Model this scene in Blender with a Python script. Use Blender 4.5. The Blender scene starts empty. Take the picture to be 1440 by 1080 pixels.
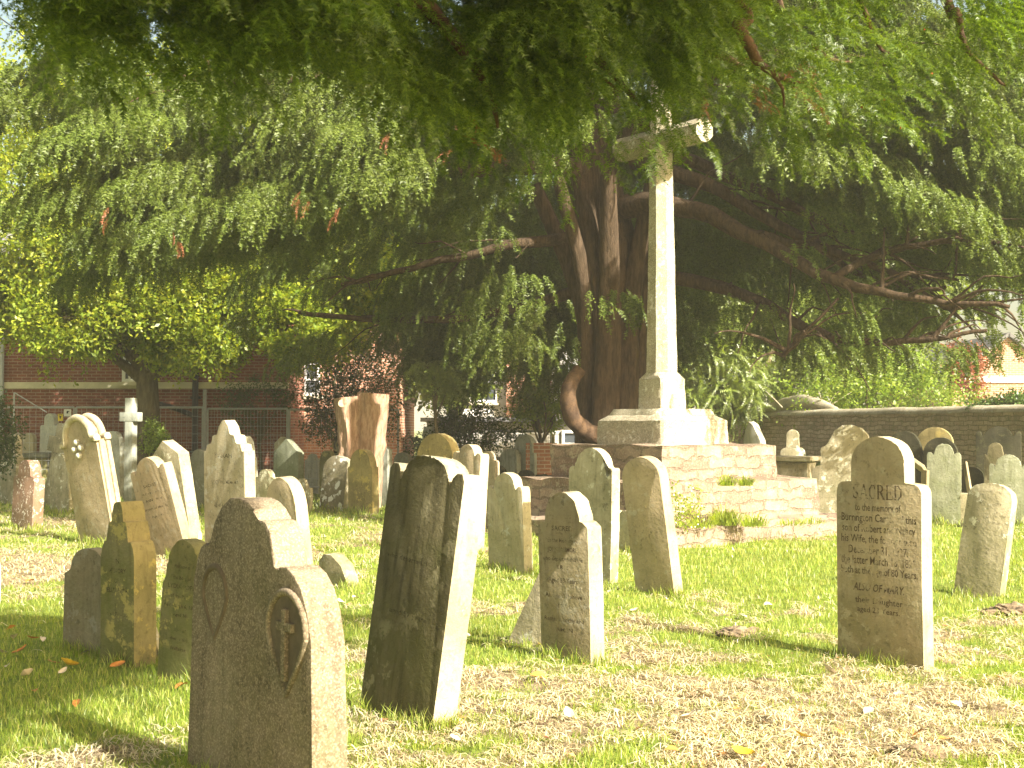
import bpy, bmesh, math, random
import numpy as np
from mathutils import Vector, Matrix, noise as mnoise

R = math.radians
scene = bpy.context.scene
col = scene.collection
rng = np.random.default_rng(7)
random.seed(7)

# ------------------------------------------------------------------ camera
EYE = 1.5
F = 1800.0                      # focal length in pixels of the 1440 px wide photograph
PITCH = math.atan(60 / F)
cam_d = bpy.data.cameras.new('camera')
cam_d.sensor_width = 36.0
cam_d.lens = 45.0
cam_d.clip_start = 0.05
cam_d.clip_end = 3000
cam_d.dof.use_dof = True
cam_d.dof.focus_distance = 11.0
cam_d.dof.aperture_fstop = 9.0
cam = bpy.data.objects.new('camera', cam_d)
col.objects.link(cam)
cam.location = (0, 0, EYE)
cam.rotation_euler = (R(90) + PITCH, 0, 0)
scene.camera = cam

# ------------------------------------------------------------------ light
SUN_AZ = R(45)                  # from the right axis, towards the camera
SUN_EL = R(33)
SUNV = Vector((math.cos(SUN_AZ) * math.cos(SUN_EL), -math.sin(SUN_AZ) * math.cos(SUN_EL), math.sin(SUN_EL)))
world = bpy.data.worlds.new('World')
scene.world = world
world.use_nodes = True
wn = world.node_tree
bg = wn.nodes['Background']
sky = wn.nodes.new('ShaderNodeTexSky')
sky.sky_type = 'NISHITA'
sky.sun_disc = False
sky.sun_elevation = SUN_EL
sky.sun_rotation = math.atan2(SUNV.x, SUNV.y)
sky.dust_density = 5.0
tint = wn.nodes.new('ShaderNodeMix')
tint.data_type = 'RGBA'; tint.blend_type = 'MULTIPLY'
tint.inputs[0].default_value = 1.0
tint.inputs[7].default_value = (1.0, .90, .64, 1)      # warm white balance of the photograph
wn.links.new(sky.outputs[0], tint.inputs[6])
wn.links.new(tint.outputs[2], bg.inputs[0])
bg.inputs[1].default_value = 0.105
sun_d = bpy.data.lights.new('sun', 'SUN')
sun_d.energy = 4.7
sun_d.angle = R(0.5)
sun_d.color = (1.0, 0.94, 0.82)
sun = bpy.data.objects.new('sun', sun_d)
sun.rotation_euler = SUNV.to_track_quat('Z', 'Y').to_euler()
sun.location = (10, -10, 20)
col.objects.link(sun)
scene.view_settings.view_transform = 'Standard'
scene.view_settings.look = 'None'
scene.view_settings.gamma = 1.0
scene.view_settings.exposure = 1.85
cy = scene.cycles
cy.max_bounces = 7
cy.diffuse_bounces = 4
cy.glossy_bounces = 2
cy.transmission_bounces = 4
cy.transparent_max_bounces = 8
cy.caustics_reflective = False
cy.caustics_refractive = False

# ------------------------------------------------------------------ geometry of the view
def ray(px, py):
    x, u = (px - 720) / F, (540 - py) / F
    c, s = math.cos(PITCH), math.sin(PITCH)
    return Vector((x, c - u * s, s + u * c))

def at(px, py, Y):
    d = ray(px, py)
    return Vector((0, 0, EYE)) + d * (Y / d.y)

def ground(px, py, z=0.0):
    d = ray(px, py)
    return Vector((0, 0, EYE)) + d * ((z - EYE) / d.z)

def nz(x, y, z=0.0):
    return mnoise.noise(Vector((x, y, z)))

def gz(x, y):
    f = max(0.0, 1 - max(0, abs(x) - 12) / 6) * max(0.0, 1 - max(0, y - 30) / 6) * (1 if y > -4 else 0)
    return f * (0.035 * nz(x * .7, y * .7, 3) + 0.02 * nz(x * 2.3, y * 2.3, 7) + 0.008 * nz(x * 7, y * 7, 1) + (.05 * max(0, nz(x * 4.2, y * 4.2, 40) + .1 * nz(x * 13, y * 13, 4) - .05) if y < 14 else 0))

# ------------------------------------------------------------------ material helpers
class NT:
    def __init__(s, name):
        s.m = bpy.data.materials.new(name)
        s.m.use_nodes = True
        s.t = s.m.node_tree
        s.t.nodes.clear()
        s.out = s.n('ShaderNodeOutputMaterial')
    def n(s, kind, **kw):
        nd = s.t.nodes.new(kind)
        for k, v in kw.items():
            setattr(nd, k, v)
        return nd
    def l(s, a, b):
        s.t.links.new(a, b)
    def val(s, sock, v):
        if hasattr(v, 'is_linked') or isinstance(v, bpy.types.NodeSocket):
            s.l(v, sock)
        else:
            sock.default_value = v if not (isinstance(v, tuple) and len(v) == 3 and sock.type == 'RGBA') else (*v, 1)
    def math(s, op, a, b=0.0, clamp=False):
        nd = s.n('ShaderNodeMath', operation=op, use_clamp=clamp)
        s.val(nd.inputs[0], a); s.val(nd.inputs[1], b)
        return nd.outputs[0]
    def mix(s, fac, a, b):
        nd = s.n('ShaderNodeMix', data_type='RGBA')
        s.val(nd.inputs[0], fac); s.val(nd.inputs[6], a); s.val(nd.inputs[7], b)
        return nd.outputs[2]
    def noise(s, vec, scale, detail=4.0, rough=0.6):
        nd = s.n('ShaderNodeTexNoise')
        if vec is not None: s.l(vec, nd.inputs['Vector'])
        nd.inputs['Scale'].default_value = scale
        nd.inputs['Detail'].default_value = detail
        nd.inputs['Roughness'].default_value = rough
        return nd.outputs['Fac']
    def ramp(s, fac, lo, hi):
        nd = s.n('ShaderNodeMapRange')
        s.val(nd.inputs[0], fac)
        nd.inputs[1].default_value = lo; nd.inputs[2].default_value = hi
        nd.interpolation_type = 'SMOOTHSTEP'
        return nd.outputs[0]
    def obj(s, scale=(1, 1, 1), rand=True):
        tc = s.n('ShaderNodeTexCoord')
        mp = s.n('ShaderNodeMapping')
        s.l(tc.outputs['Object'], mp.inputs[0])
        mp.inputs['Scale'].default_value = scale
        if rand:
            oi = s.n('ShaderNodeObjectInfo')
            s.l(s.math('MULTIPLY', oi.outputs['Random'], 37.0), mp.inputs['Location'])
        return tc.outputs['Object'], mp.outputs[0]
    def bump(s, h, strength=0.3, dist=0.02):
        b = s.n('ShaderNodeBump')
        b.inputs['Strength'].default_value = strength
        b.inputs['Distance'].default_value = dist
        s.l(h, b.inputs['Height'])
        return b.outputs[0]
    def principled(s, color, rough=0.9, normal=None, spec=0.2):
        p = s.n('ShaderNodeBsdfPrincipled')
        s.val(p.inputs['Base Color'], color)
        s.val(p.inputs['Roughness'], rough)
        p.inputs['Specular IOR Level'].default_value = spec
        if normal is not None: s.l(normal, p.inputs['Normal'])
        s.l(p.outputs[0], s.out.inputs[0])
        return p

def simple(name, c, rough=0.8, var=0.25, scale=8, bump=0.15, spec=0.25):
    k = NT(name)
    o, v = k.obj()
    f = k.noise(v, scale)
    c2 = tuple(x * (1 - var) for x in c)
    cc = k.mix(k.ramp(f, .3, .7), c, c2)
    k.principled(cc, rough, k.bump(k.noise(v, scale * 5), bump, 0.01), spec)
    return k.m

def stone_mat(name, base, dark, lichen=(.55, .55, .48), lich=0.3, moss=(.10, .11, .03), mossamt=0.4,
              streak=0.4, grain=0.0, blob=0.0, lscale=9.0, rough=.92, pits=.55):
    """weathered stone: blotches, vertical rain streaks, crusty lichen rosettes, green algae climbing from the soil"""
    k = NT(name)
    o, v = k.obj()
    _, vs = k.obj((9, 9, 1.2))
    big = k.noise(v, 2.6, 5, .62)
    fine = k.noise(v, 34, 4, .65)
    st = k.noise(vs, 2.2, 4, .6)
    c = k.mix(k.ramp(big, .32, .68), base, dark)
    c = k.mix(k.math('MULTIPLY', k.ramp(st, .48, .72), streak), c, tuple(x * .45 for x in dark))
    c = k.mix(k.math('MULTIPLY', k.ramp(fine, .5, .75), .45), c, tuple(x * .5 for x in base))
    pit = k.math('MULTIPLY', k.ramp(k.noise(v, 17, 6, .75), .54, .66), k.ramp(big, .35, .6))
    c = k.mix(k.math('MULTIPLY', pit, pits), c, tuple(x * .32 for x in dark))
    if grain:
        g = k.n('ShaderNodeTexVoronoi'); g.inputs['Scale'].default_value = 160
        k.l(v, g.inputs['Vector'])
        gg = k.n('ShaderNodeSeparateColor'); k.l(g.outputs['Color'], gg.inputs[0])
        c = k.mix(k.math('MULTIPLY', k.ramp(gg.outputs[0], .55, .8), grain), c, tuple(min(1, x * 2.6) for x in base))
        c = k.mix(k.math('MULTIPLY', k.ramp(gg.outputs[1], .6, .8), grain), c, tuple(x * .18 for x in base))
    # moss / algae: more of it near the soil and in patches
    sz = k.n('ShaderNodeSeparateXYZ'); k.l(o, sz.inputs[0])
    m = k.math('ADD', k.math('MULTIPLY', k.noise(v, 3.7, 5, .65), 1.25), k.math('MULTIPLY', sz.outputs[2], -0.32))
    c = k.mix(k.math('MULTIPLY', k.ramp(m, .28, .72), mossamt), c, moss)
    # lichen rosettes
    ln = k.noise(v, lscale, 6, .7)
    lo = k.noise(v, lscale * .35, 3, .5)
    lm = k.math('MULTIPLY', k.ramp(ln, .53, .60), k.ramp(lo, .42, .6))
    c = k.mix(k.math('MULTIPLY', lm, min(1, lich * 2)), c, lichen)
    if blob:
        vb = k.n('ShaderNodeTexVoronoi'); vb.inputs['Scale'].default_value = 6.5
        vw = k.n('ShaderNodeVectorMath', operation='ADD'); k.l(v, vw.inputs[0])
        nn = k.n('ShaderNodeTexNoise'); nn.inputs['Scale'].default_value = 11; k.l(v, nn.inputs['Vector'])
        sc = k.n('ShaderNodeVectorMath', operation='SCALE'); sc.inputs['Scale'].default_value = .12
        k.l(nn.outputs['Color'], sc.inputs[0]); k.l(sc.outputs[0], vw.inputs[1]); k.l(vw.outputs[0], vb.inputs['Vector'])
        bl = k.math('MULTIPLY', k.math('LESS_THAN', vb.outputs['Distance'], .36), k.ramp(lo, .46, .5))
        c = k.mix(k.math('MULTIPLY', bl, blob), c, (.72, .72, .66))
    h = k.math('ADD', k.math('MULTIPLY', fine, .6), k.math('ADD', big, k.math('MULTIPLY', ln, .5)))
    k.principled(c, rough, k.bump(h, .8, .014), .15)
    return k.m

def foliage_mat(name, cols, trans=0.45, gloss=.08, rough=.45):
    k = NT(name)
    g = k.n('ShaderNodeNewGeometry')
    rp = k.n('ShaderNodeValToRGB')
    el = rp.color_ramp.elements
    n = len(cols)
    el[0].position = 0; el[0].color = (*cols[0], 1)
    el[1].position = 1; el[1].color = (*cols[-1], 1)
    for i in range(1, n - 1):
        e = el.new(i / (n - 1)); e.color = (*cols[i], 1)
    k.l(g.outputs['Random Per Island'], rp.inputs[0])
    tc = k.n('ShaderNodeTexCoord')
    big = k.noise(tc.outputs['Object'], .9, 3)
    hv = k.n('ShaderNodeHueSaturation')
    k.l(rp.outputs[0], hv.inputs['Color'])
    k.l(k.math('ADD', .62, k.math('MULTIPLY', big, .76)), hv.inputs['Value'])
    k.l(k.math('ADD', .485, k.math('MULTIPLY', big, .03)), hv.inputs['Hue'])
    d = k.n('ShaderNodeBsdfDiffuse'); t = k.n('ShaderNodeBsdfTranslucent')
    k.l(hv.outputs[0], d.inputs[0])
    tw = k.n('ShaderNodeMix', data_type='RGBA', blend_type='MULTIPLY'); tw.inputs[0].default_value = 1
    k.l(hv.outputs[0], tw.inputs[6]); tw.inputs[7].default_value = (1.5, 1.45, .5, 1)
    k.l(tw.outputs[2], t.inputs[0])
    ms = k.n('ShaderNodeMixShader'); ms.inputs[0].default_value = trans
    k.l(d.outputs[0], ms.inputs[1]); k.l(t.outputs[0], ms.inputs[2])
    gl = k.n('ShaderNodeBsdfGlossy'); gl.inputs['Roughness'].default_value = rough
    ms2 = k.n('ShaderNodeMixShader'); ms2.inputs[0].default_value = gloss
    k.l(ms.outputs[0], ms2.inputs[1]); k.l(gl.outputs[0], ms2.inputs[2])
    k.l(ms2.outputs[0], k.out.inputs[0])
    return k.m

def brick_mat(name, c1, c2, mortar, bw=.225, bh=.075, msize=.011, distort=0.0, var=.5, bump=.5, moss=None):
    k = NT(name)
    tc = k.n('ShaderNodeTexCoord')
    sx = k.n('ShaderNodeSeparateXYZ'); k.l(tc.outputs['Object'], sx.inputs[0])
    cb = k.n('ShaderNodeCombineXYZ')
    k.l(k.math('ADD', sx.outputs[0], sx.outputs[1]), cb.inputs[0]); k.l(sx.outputs[2], cb.inputs[1])
    vec = cb.outputs[0]
    if distort:
        nn = k.n('ShaderNodeTexNoise'); nn.inputs['Scale'].default_value = 3.2; nn.inputs['Detail'].default_value = 4
        k.l(tc.outputs['Object'], nn.inputs['Vector'])
        sc = k.n('ShaderNodeVectorMath', operation='SCALE'); sc.inputs['Scale'].default_value = distort
        k.l(nn.outputs['Color'], sc.inputs[0])
        ad = k.n('ShaderNodeVectorMath', operation='ADD'); k.l(vec, ad.inputs[0]); k.l(sc.outputs[0], ad.inputs[1])
        vec = ad.outputs[0]
    b = k.n('ShaderNodeTexBrick')
    k.l(vec, b.inputs['Vector'])
    b.inputs['Scale'].default_value = 1
    b.inputs['Brick Width'].default_value = bw
    b.inputs['Row Height'].default_value = bh
    b.inputs['Mortar Size'].default_value = msize
    b.inputs['Mortar Smooth'].default_value = .3
    b.inputs['Color1'].default_value = (*c1, 1)
    b.inputs['Color2'].default_value = (*c2, 1)
    b.inputs['Mortar'].default_value = (*mortar, 1)
    f = k.noise(tc.outputs['Object'], 3, 5, .65)
    fine = k.noise(tc.outputs['Object'], 40, 4)
    c = k.mix(k.math('MULTIPLY', k.ramp(f, .35, .75), var), b.outputs[0], tuple(x * .45 for x in c2))
    c = k.mix(k.math('MULTIPLY', k.ramp(fine, .45, .7), .4), c, tuple(min(1, x * 1.5) for x in c1))
    if moss:
        c = k.mix(k.math('MULTIPLY', k.ramp(k.noise(tc.outputs['Object'], 5, 5, .7), .52, .62), .65), c, moss)
    h = k.math('ADD', k.math('MULTIPLY', b.outputs['Fac'], -1), k.math('MULTIPLY', fine, .5))
    k.principled(c, .9, k.bump(h, bump, .02), .15)
    return k.m

# ------------------------------------------------------------------ object helpers
def tag(o, label=None, cat=None, group=None, kind=None):
    if label: o['label'] = label
    if cat: o['category'] = cat
    if group: o['group'] = group
    if kind: o['kind'] = kind
    return o

def link(name, me, mat=None, parent=None):
    o = bpy.data.objects.new(name, me)
    col.objects.link(o)
    if mat is not None and me is not None:
        for m in (mat if isinstance(mat, (list, tuple)) else [mat]):
            me.materials.append(m)
    if parent is not None: o.parent = parent
    return o

def empty(name, loc, rot=None):
    o = bpy.data.objects.new(name, None)
    col.objects.link(o)
    o.empty_display_size = .2
    if rot is not None:
        o.matrix_world = Matrix.Translation(loc) @ rot
    else:
        o.location = loc
    return o

def smooth(me, ang=40):
    me.shade_smooth()
    me.set_sharp_from_angle(angle=R(ang))

def np_mesh(name, V, T):
    """V (n,3); T (m,k) polygons of equal size"""
    me = bpy.data.meshes.new(name)
    V = np.asarray(V, dtype=np.float32); T = np.asarray(T, dtype=np.int32)
    k = T.shape[1]
    me.vertices.add(len(V)); me.vertices.foreach_set('co', V.ravel())
    me.loops.add(T.size); me.loops.foreach_set('vertex_index', T.ravel())
    me.polygons.add(len(T))
    me.polygons.foreach_set('loop_start', np.arange(0, T.size, k, dtype=np.int32))
    me.update(calc_edges=True)
    return me

def bm_mesh(name, bm, sm=None):
    bmesh.ops.recalc_face_normals(bm, faces=bm.faces)
    me = bpy.data.meshes.new(name)
    bm.to_mesh(me); bm.free()
    if sm: smooth(me, sm)
    return me

def add_box(bm, c, s, rz=0.0, bev=0.0, taper=1.0):
    v = []
    for z in (-.5, .5):
        t = taper if z > 0 else 1
        for x, y in ((-.5, -.5), (.5, -.5), (.5, .5), (-.5, .5)):
            p = Vector((x * s[0] * t, y * s[1] * t, z * s[2]))
            p.rotate(Matrix.Rotation(rz, 3, 'Z'))
            v.append(bm.verts.new(p + Vector(c)))
    fs = [(3, 2, 1, 0), (4, 5, 6, 7), (0, 1, 5, 4), (1, 2, 6, 5), (2, 3, 7, 6), (3, 0, 4, 7)]
    fc = [bm.faces.new([v[i] for i in f]) for f in fs]
    if bev:
        ed = list({e for f in fc for e in f.edges})
        bmesh.ops.bevel(bm, geom=ed, offset=bev, segments=2, profile=.5, affect='EDGES')

def tube(bm, pts, rad, n=8, lobes=0, lamp=0.0, wob=0.0, seed=0):
    """tapered tube through pts with radii rad"""
    rings = []
    N = len(pts)
    side = None
    for i in range(N):
        a = pts[max(0, i - 1)]; b = pts[min(N - 1, i + 1)]
        t = (b - a).normalized()
        if side is None:
            side = t.cross(Vector((0, 1, 0)))
            if side.length < .1: side = t.cross(Vector((1, 0, 0)))
        side = (side - t * side.dot(t)).normalized()
        up = t.cross(side)
        r = []
        for j in range(n):
            th = 2 * math.pi * j / n
            k = 1.0
            if lobes: k += lamp * math.sin(lobes * th + seed + .25 * i) + lamp * .6 * math.sin((lobes * 2 - 3) * th + 1.7 * seed - .12 * i)
            if wob: k += wob * nz(i * .55 + seed, j * .9 + seed, 2.2)
            r.append(bm.verts.new(pts[i] + (side * math.cos(th) + up * math.sin(th)) * (rad[i] * k)))
        rings.append(r)
    for i in range(N - 1):
        for j in range(n):
            bm.faces.new((rings[i][j], rings[i][(j + 1) % n], rings[i + 1][(j + 1) % n], rings[i + 1][j]))
    bm.faces.new(rings[0][::-1]); bm.faces.new(rings[-1])

def spline(pts, m=6):
    P = [Vector(p) for p in pts]
    if len(P) < 3:
        return [P[0].lerp(P[-1], i / m) for i in range(m + 1)]
    out = []
    for i in range(len(P) - 1):
        p0 = P[max(0, i - 1)]; p1 = P[i]; p2 = P[i + 1]; p3 = P[min(len(P) - 1, i + 2)]
        for k in range(m):
            t = k / m
            out.append(.5 * ((2 * p1) + (p2 - p0) * t + (2 * p0 - 5 * p1 + 4 * p2 - p3) * t * t + (3 * p1 - p0 - 3 * p2 + p3) * t ** 3))
    out.append(P[-1])
    return out

# ------------------------------------------------------------------ materials
M = {}
M['limestone'] = stone_mat('limestone', (.46, .40, .28), (.33, .29, .18), lich=.25, mossamt=.25, streak=.35)
M['tan'] = stone_mat('tan_stone', (.44, .35, .23), (.32, .26, .16), lich=.12, mossamt=.25, streak=.3)
M['brown'] = stone_mat('brown_stone', (.34, .295, .19), (.245, .205, .125), lich=.12, mossamt=.3, streak=.4)
M['sacred'] = stone_mat('ochre_brown_stone', (.39, .33, .21), (.29, .24, .14), lichen=(.42, .38, .25), lich=.3, mossamt=.35, streak=.3, lscale=16)
M['mossy_dark'] = stone_mat('dark_mossy_stone', (.135, .118, .065), (.08, .072, .033), lichen=(.30, .27, .17), lich=.25, moss=(.075, .08, .02), mossamt=.6, streak=.7, lscale=7)
M['granite'] = stone_mat('speckled_brown_granite', (.25, .20, .14), (.16, .125, .08), lich=.0, mossamt=.3, streak=.5, grain=.28)
M['mossy_green'] = stone_mat('green_mossy_stone', (.23, .21, .105), (.16, .15, .06), lichen=(.52, .44, .14), lich=.3, moss=(.12, .14, .03), mossamt=.6, streak=.4)
M['lichen'] = stone_mat('grey_stone_in_lichen', (.43, .38, .26), (.28, .25, .15), lichen=(.68, .65, .52), lich=.5, mossamt=.4, streak=.4, pits=.8)
M['blobs'] = stone_mat('brown_stone_with_white_rosettes', (.28, .24, .16), (.20, .17, .10), lichen=(.6, .58, .48), lich=.3, mossamt=.35, blob=.95)
M['mustard'] = stone_mat('stone_in_mustard_lichen', (.33, .27, .12), (.22, .18, .08), lichen=(.44, .34, .11), lich=.9, mossamt=.3, lscale=7)
M['red'] = stone_mat('red_sandstone', (.24, .15, .105), (.17, .105, .07), lichen=(.62, .58, .5), lich=.5, mossamt=.25, lscale=22)
M['marble'] = stone_mat('grey_green_marble', (.42, .43, .35), (.30, .31, .25), lich=.1, mossamt=.3, streak=.6)
M['white'] = stone_mat('white_marble', (.62, .60, .50), (.46, .45, .37), lich=.1, mossamt=.2, streak=.35)
M['slate'] = stone_mat('grey_slate', (.20, .20, .15), (.14, .14, .10), lich=.12, mossamt=.45, streak=.5)
M['greenslab'] = stone_mat('grey_green_slab', (.25, .26, .18), (.18, .19, .12), lich=.15, moss=(.13, .15, .06), mossamt=.5, streak=.5)
M['black'] = stone_mat('near_black_stone', (.05, .047, .028), (.03, .03, .016), lichen=(.13, .13, .06), lich=.2, moss=(.06, .07, .02), mossamt=.5)
M['crossstone'] = stone_mat('pale_rough_granite', (.36, .325, .24), (.255, .23, .16), lichen=(.62, .60, .5), lich=.4, mossamt=.3, streak=.2, grain=.35, lscale=14)
M['carved'] = simple('carving_shade', (.15, .115, .075), .95, .3, 20)  # darker brown that paints the shade inside the carving
M['letter'] = None
def letter_mat(name, c, wear):
    k = NT(name)
    o, v = k.obj()
    f = k.noise(v, 9, 5, .65); g = k.noise(v, 60, 3)
    p = k.principled(c, .95)
    a = k.math('MULTIPLY', k.ramp(f, wear - .12, wear + .1), k.ramp(g, .3, .52))
    k.l(k.math('SUBTRACT', 1.0, a), p.inputs['Alpha'])
    return k.m
M['letter'] = letter_mat('worn_lettering', (.10, .072, .04), .50)
M['letter_faint'] = letter_mat('faint_lettering', (.08, .065, .035), .47)
M['rubble'] = brick_mat('red_rubble_masonry', (.32, .245, .18), (.19, .13, .095), (.17, .135, .095), .52, .15, .018, .24, .55, 1., moss=(.36, .32, .22))
M['wallstone'] = brick_mat('boundary_wall_masonry', (.50, .39, .31), (.33, .25, .19), (.20, .165, .12), .30, .10, .014, .16, .45, 1., moss=(.20, .19, .12))
M['brick'] = brick_mat('red_brick', (.24, .085, .05), (.17, .055, .035), (.36, .29, .22), msize=.009)
M['brick_pale'] = brick_mat('orange_brick', (.46, .22, .13), (.36, .16, .10), (.55, .46, .36), var=.25)
M['band'] = simple('cream_stone_band', (.62, .56, .40), .8, .2, 4)
M['render'] = simple('white_render', (.78, .76, .70), .8, .1, 2)
M['rooftile'] = brick_mat('grey_roof_slates', (.20, .19, .18), (.14, .14, .14), (.08, .08, .08), .3, .2, .01)
M['board'] = brick_mat('pale_weatherboard', (.50, .48, .42), (.44, .42, .37), (.20, .19, .17), 4.0, .16, .012, var=.2)
M['glass'] = simple('window_glass', (.06, .07, .08), .08, .2, 2, 0, .6)
M['paint'] = simple('white_paint', (.78, .77, .72), .5, .08, 3)
M['steel'] = simple('galvanised_steel', (.42, .43, .43), .45, .2, 12, .05, .5)
M['pipe'] = simple('black_iron_pipe', (.02, .02, .022), .5, .2, 8, .05, .4)
M['yellow'] = simple('yellow_sign_paint', (.75, .58, .04), .5, .1)
M['coping'] = stone_mat('rounded_coping_stone', (.40, .36, .26), (.28, .25, .17), lich=.3, mossamt=.3)
def bark_mat(name, a, b, sc=(7, 7, 1.2), bs=.8):
    k = NT(name)
    o, v = k.obj(sc)
    f = k.noise(v, 2.6, 6, .65); g = k.noise(v, 11, 4)
    c = k.mix(k.ramp(f, .35, .65), a, b)
    c = k.mix(k.math('MULTIPLY', k.ramp(g, .5, .7), .5), c, tuple(x * .5 for x in b))
    k.principled(c, .95, k.bump(k.math('ADD', f, k.math('MULTIPLY', g, .4)), bs, .06), .1)
    return k.m
M['yewbark'] = bark_mat('yew_bark', (.105, .072, .045), (.055, .038, .024))
M['bark'] = bark_mat('grey_bark', (.17, .14, .08), (.09, .08, .045))
M['twig'] = bark_mat('brown_twig_bark', (.13, .08, .045), (.07, .045, .03), (3, 3, 3), .4)
M['stump'] = bark_mat('stripped_orange_wood', (.60, .41, .28), (.36, .21, .13), (9, 9, 1.0), 1.0)
M['cut'] = simple('sawn_wood', (.66, .48, .28), .85, .3, 14)
M['soil'] = simple('dry_crumbly_soil', (.27, .20, .125), .95, .5, 14, .8)
M['yew'] = foliage_mat('yew_needles', [(.06, .09, .014), (.095, .135, .021), (.14, .185, .032), (.075, .11, .017)], .33, .02)
M['yew_front'] = foliage_mat('overhanging_yew_needles', [(.045, .085, .010), (.085, .14, .015), (.14, .20, .022), (.06, .105, .013)], .48, .035)
M['brownspray'] = foliage_mat('dead_brown_needles', [(.20, .075, .035), (.26, .11, .045)], .3, .03)
M['leaf_light'] = foliage_mat('yellow_green_leaves', [(.19, .26, .025), (.27, .34, .032), (.40, .41, .04), (.23, .31, .03), (.15, .22, .025)], .5, .03)
M['leaf_back'] = foliage_mat('bright_back_leaves', [(.12, .18, .025), (.20, .26, .04), (.15, .21, .03)], .5, .06)
M['leaf_laurel'] = foliage_mat('laurel_leaves', [(.13, .21, .03), (.20, .29, .035), (.27, .34, .06), (.16, .25, .035)], .45, .03)
M['leaf_dark'] = foliage_mat('dark_evergreen_leaves', [(.03, .055, .018), (.05, .085, .022), (.08, .12, .03)], .3, .03)
M['leaf_copper'] = foliage_mat('copper_leaves', [(.26, .08, .045), (.34, .12, .06), (.22, .07, .04)], .4, .06)
M['conifer'] = foliage_mat('yellow_green_conifer', [(.13, .18, .03), (.20, .25, .04), (.10, .15, .03)], .4, .05)
M['ivy'] = foliage_mat('ivy_leaves', [(.05, .10, .02), (.08, .14, .03), (.11, .18, .04)], .35, .035)
M['grassblade'] = foliage_mat('grass_blades', [(.15, .23, .022), (.22, .31, .03), (.29, .36, .05), (.40, .38, .12), (.18, .27, .025)], .4, .04)
M['straw'] = foliage_mat('dry_straw', [(.63, .58, .38), (.45, .39, .25), (.78, .72, .54), (.25, .18, .11), (.55, .55, .27), (.36, .26, .165), (.68, .62, .44)], .25, .04)
M['weed'] = foliage_mat('fresh_weeds', [(.20, .28, .03), (.28, .36, .04), (.36, .40, .08)], .5, .03)
M['leaf_pale'] = simple('pale_dead_leaf', (.62, .52, .38), .7, .25, 30)
M['leaf_orange'] = simple('orange_dead_leaf', (.52, .22, .05), .7, .35, 30)
M['leaf_yellow'] = simple('yellow_dead_leaf', (.72, .46, .04), .6, .3, 30)
M['flower'] = simple('white_petals', (.8, .78, .7), .7, .05)

# ------------------------------------------------------------------ ground
DRY = []
for px, py, r, a in ((60, 800, 1.3, .9), (200, 790, 1.5, .5), (60, 905, .8, -.8), (110, 1000, .7, -.8), (60, 960, .6, -.7), (130, 1074, .4, .7), (40, 1040, .4, -.4),
                     (230, 930, .5, -.5), (600, 960, .6, .0), (760, 960, .7, .5), (900, 1010, .8, .42), (1200, 1020, .9, .5), (700, 1050, .6, .25), (1100, 1060, .6, .5),
                     (1400, 1000, 1., .35), (1390, 900, .9, .2), (1050, 810, 1.6, -.95), (920, 810, 1.2, -.4), (900, 870, .8, .2), (1050, 905, .8, .35), (700, 850, .8, .05),
                     (480, 870, .8, -.1), (560, 765, 2., .4), (420, 745, 1.5, .1), (1350, 770, 1.6, -1.), (100, 735, 2., .5), (380, 695, 3., -.8), (1200, 800, 1.2, -.7),
                     (640, 900, .5, -.3), (1300, 830, 1., -.4), (1100, 960, .6, .5)):
    g = ground(px, py)
    DRY.append((g.x, g.y, r, a))

def dry(x, y):
    v = -.3 + .8 * nz(x * .9, y * .9, 11) + .75 * nz(x * 2.7, y * 2.7, 5) + .4 * nz(x * 7, y * 7, 15)
    for a, b, r, k in DRY:
        d = ((x - a) ** 2 + (y - b) ** 2) / (r * r)
        if d < 6: v += k * math.exp(-d)
    return v

def axis(lo, hi, step, far):
    a = list(np.arange(lo, hi + 1e-6, step))
    k = step; x = hi
    while x < far: k *= 1.5; x += k; a.append(min(x, far))
    k = step; x = lo
    while x > -far: k *= 1.5; x -= k; a.insert(0, max(x, -far))
    return a
xs = axis(-5.2, 5.6, .07, 13)[1:-1]
xs = axis(-11, 12, .14, 700); xs = [x for x in xs if x < -5.2 or x > 5.6] + list(np.arange(-5.15, 5.6, .07)); xs.sort()
ys = axis(3, 31, .14, 700); ys = [y for y in ys if y < 3.5 or y > 13] + list(np.arange(3.55, 13, .07)); ys.sort()
V = []; dv = []
for y in ys:
    inside = 2.5 < y < 32
    for x in xs:
        if inside and -13 < x < 14:
            V.append((x, y, gz(x, y))); dv.append(dry(x, y))
        else:
            V.append((x, y, 0)); dv.append(0)
nx = len(xs)
T = [(j * nx + i, j * nx + i + 1, (j + 1) * nx + i + 1, (j + 1) * nx + i) for j in range(len(ys) - 1) for i in range(nx - 1)]
gm = np_mesh('ground', V, T)
gm.shade_smooth()
at_d = gm.attributes.new('dryness', 'FLOAT', 'POINT')
at_d.data.foreach_set('value', np.array(dv, dtype=np.float32))
k = NT('turf')
tc = k.n('ShaderNodeTexCoord')
an = k.n('ShaderNodeAttribute'); an.attribute_name = 'dryness'
v = tc.outputs['Object']
n1 = k.noise(v, 9, 6, .7); n2 = k.noise(v, 55, 4, .7)
gcol = k.mix(k.ramp(n1, .35, .65), (.14, .20, .03), (.22, .27, .05))
scol = k.mix(k.ramp(n1, .38, .62), (.30, .235, .14), (.14, .098, .058))
scol = k.mix(k.ramp(n2, .45, .7), scol, (.40, .33, .21))
fac = k.ramp(k.math('ADD', an.outputs['Fac'], k.math('MULTIPLY', k.math('SUBTRACT', n2, .5), 1.1)), -.15, .3)
c = k.mix(fac, gcol, scol)
k.principled(c, .95, k.bump(k.math('ADD', n2, n1), .9, .03), .1)
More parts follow.
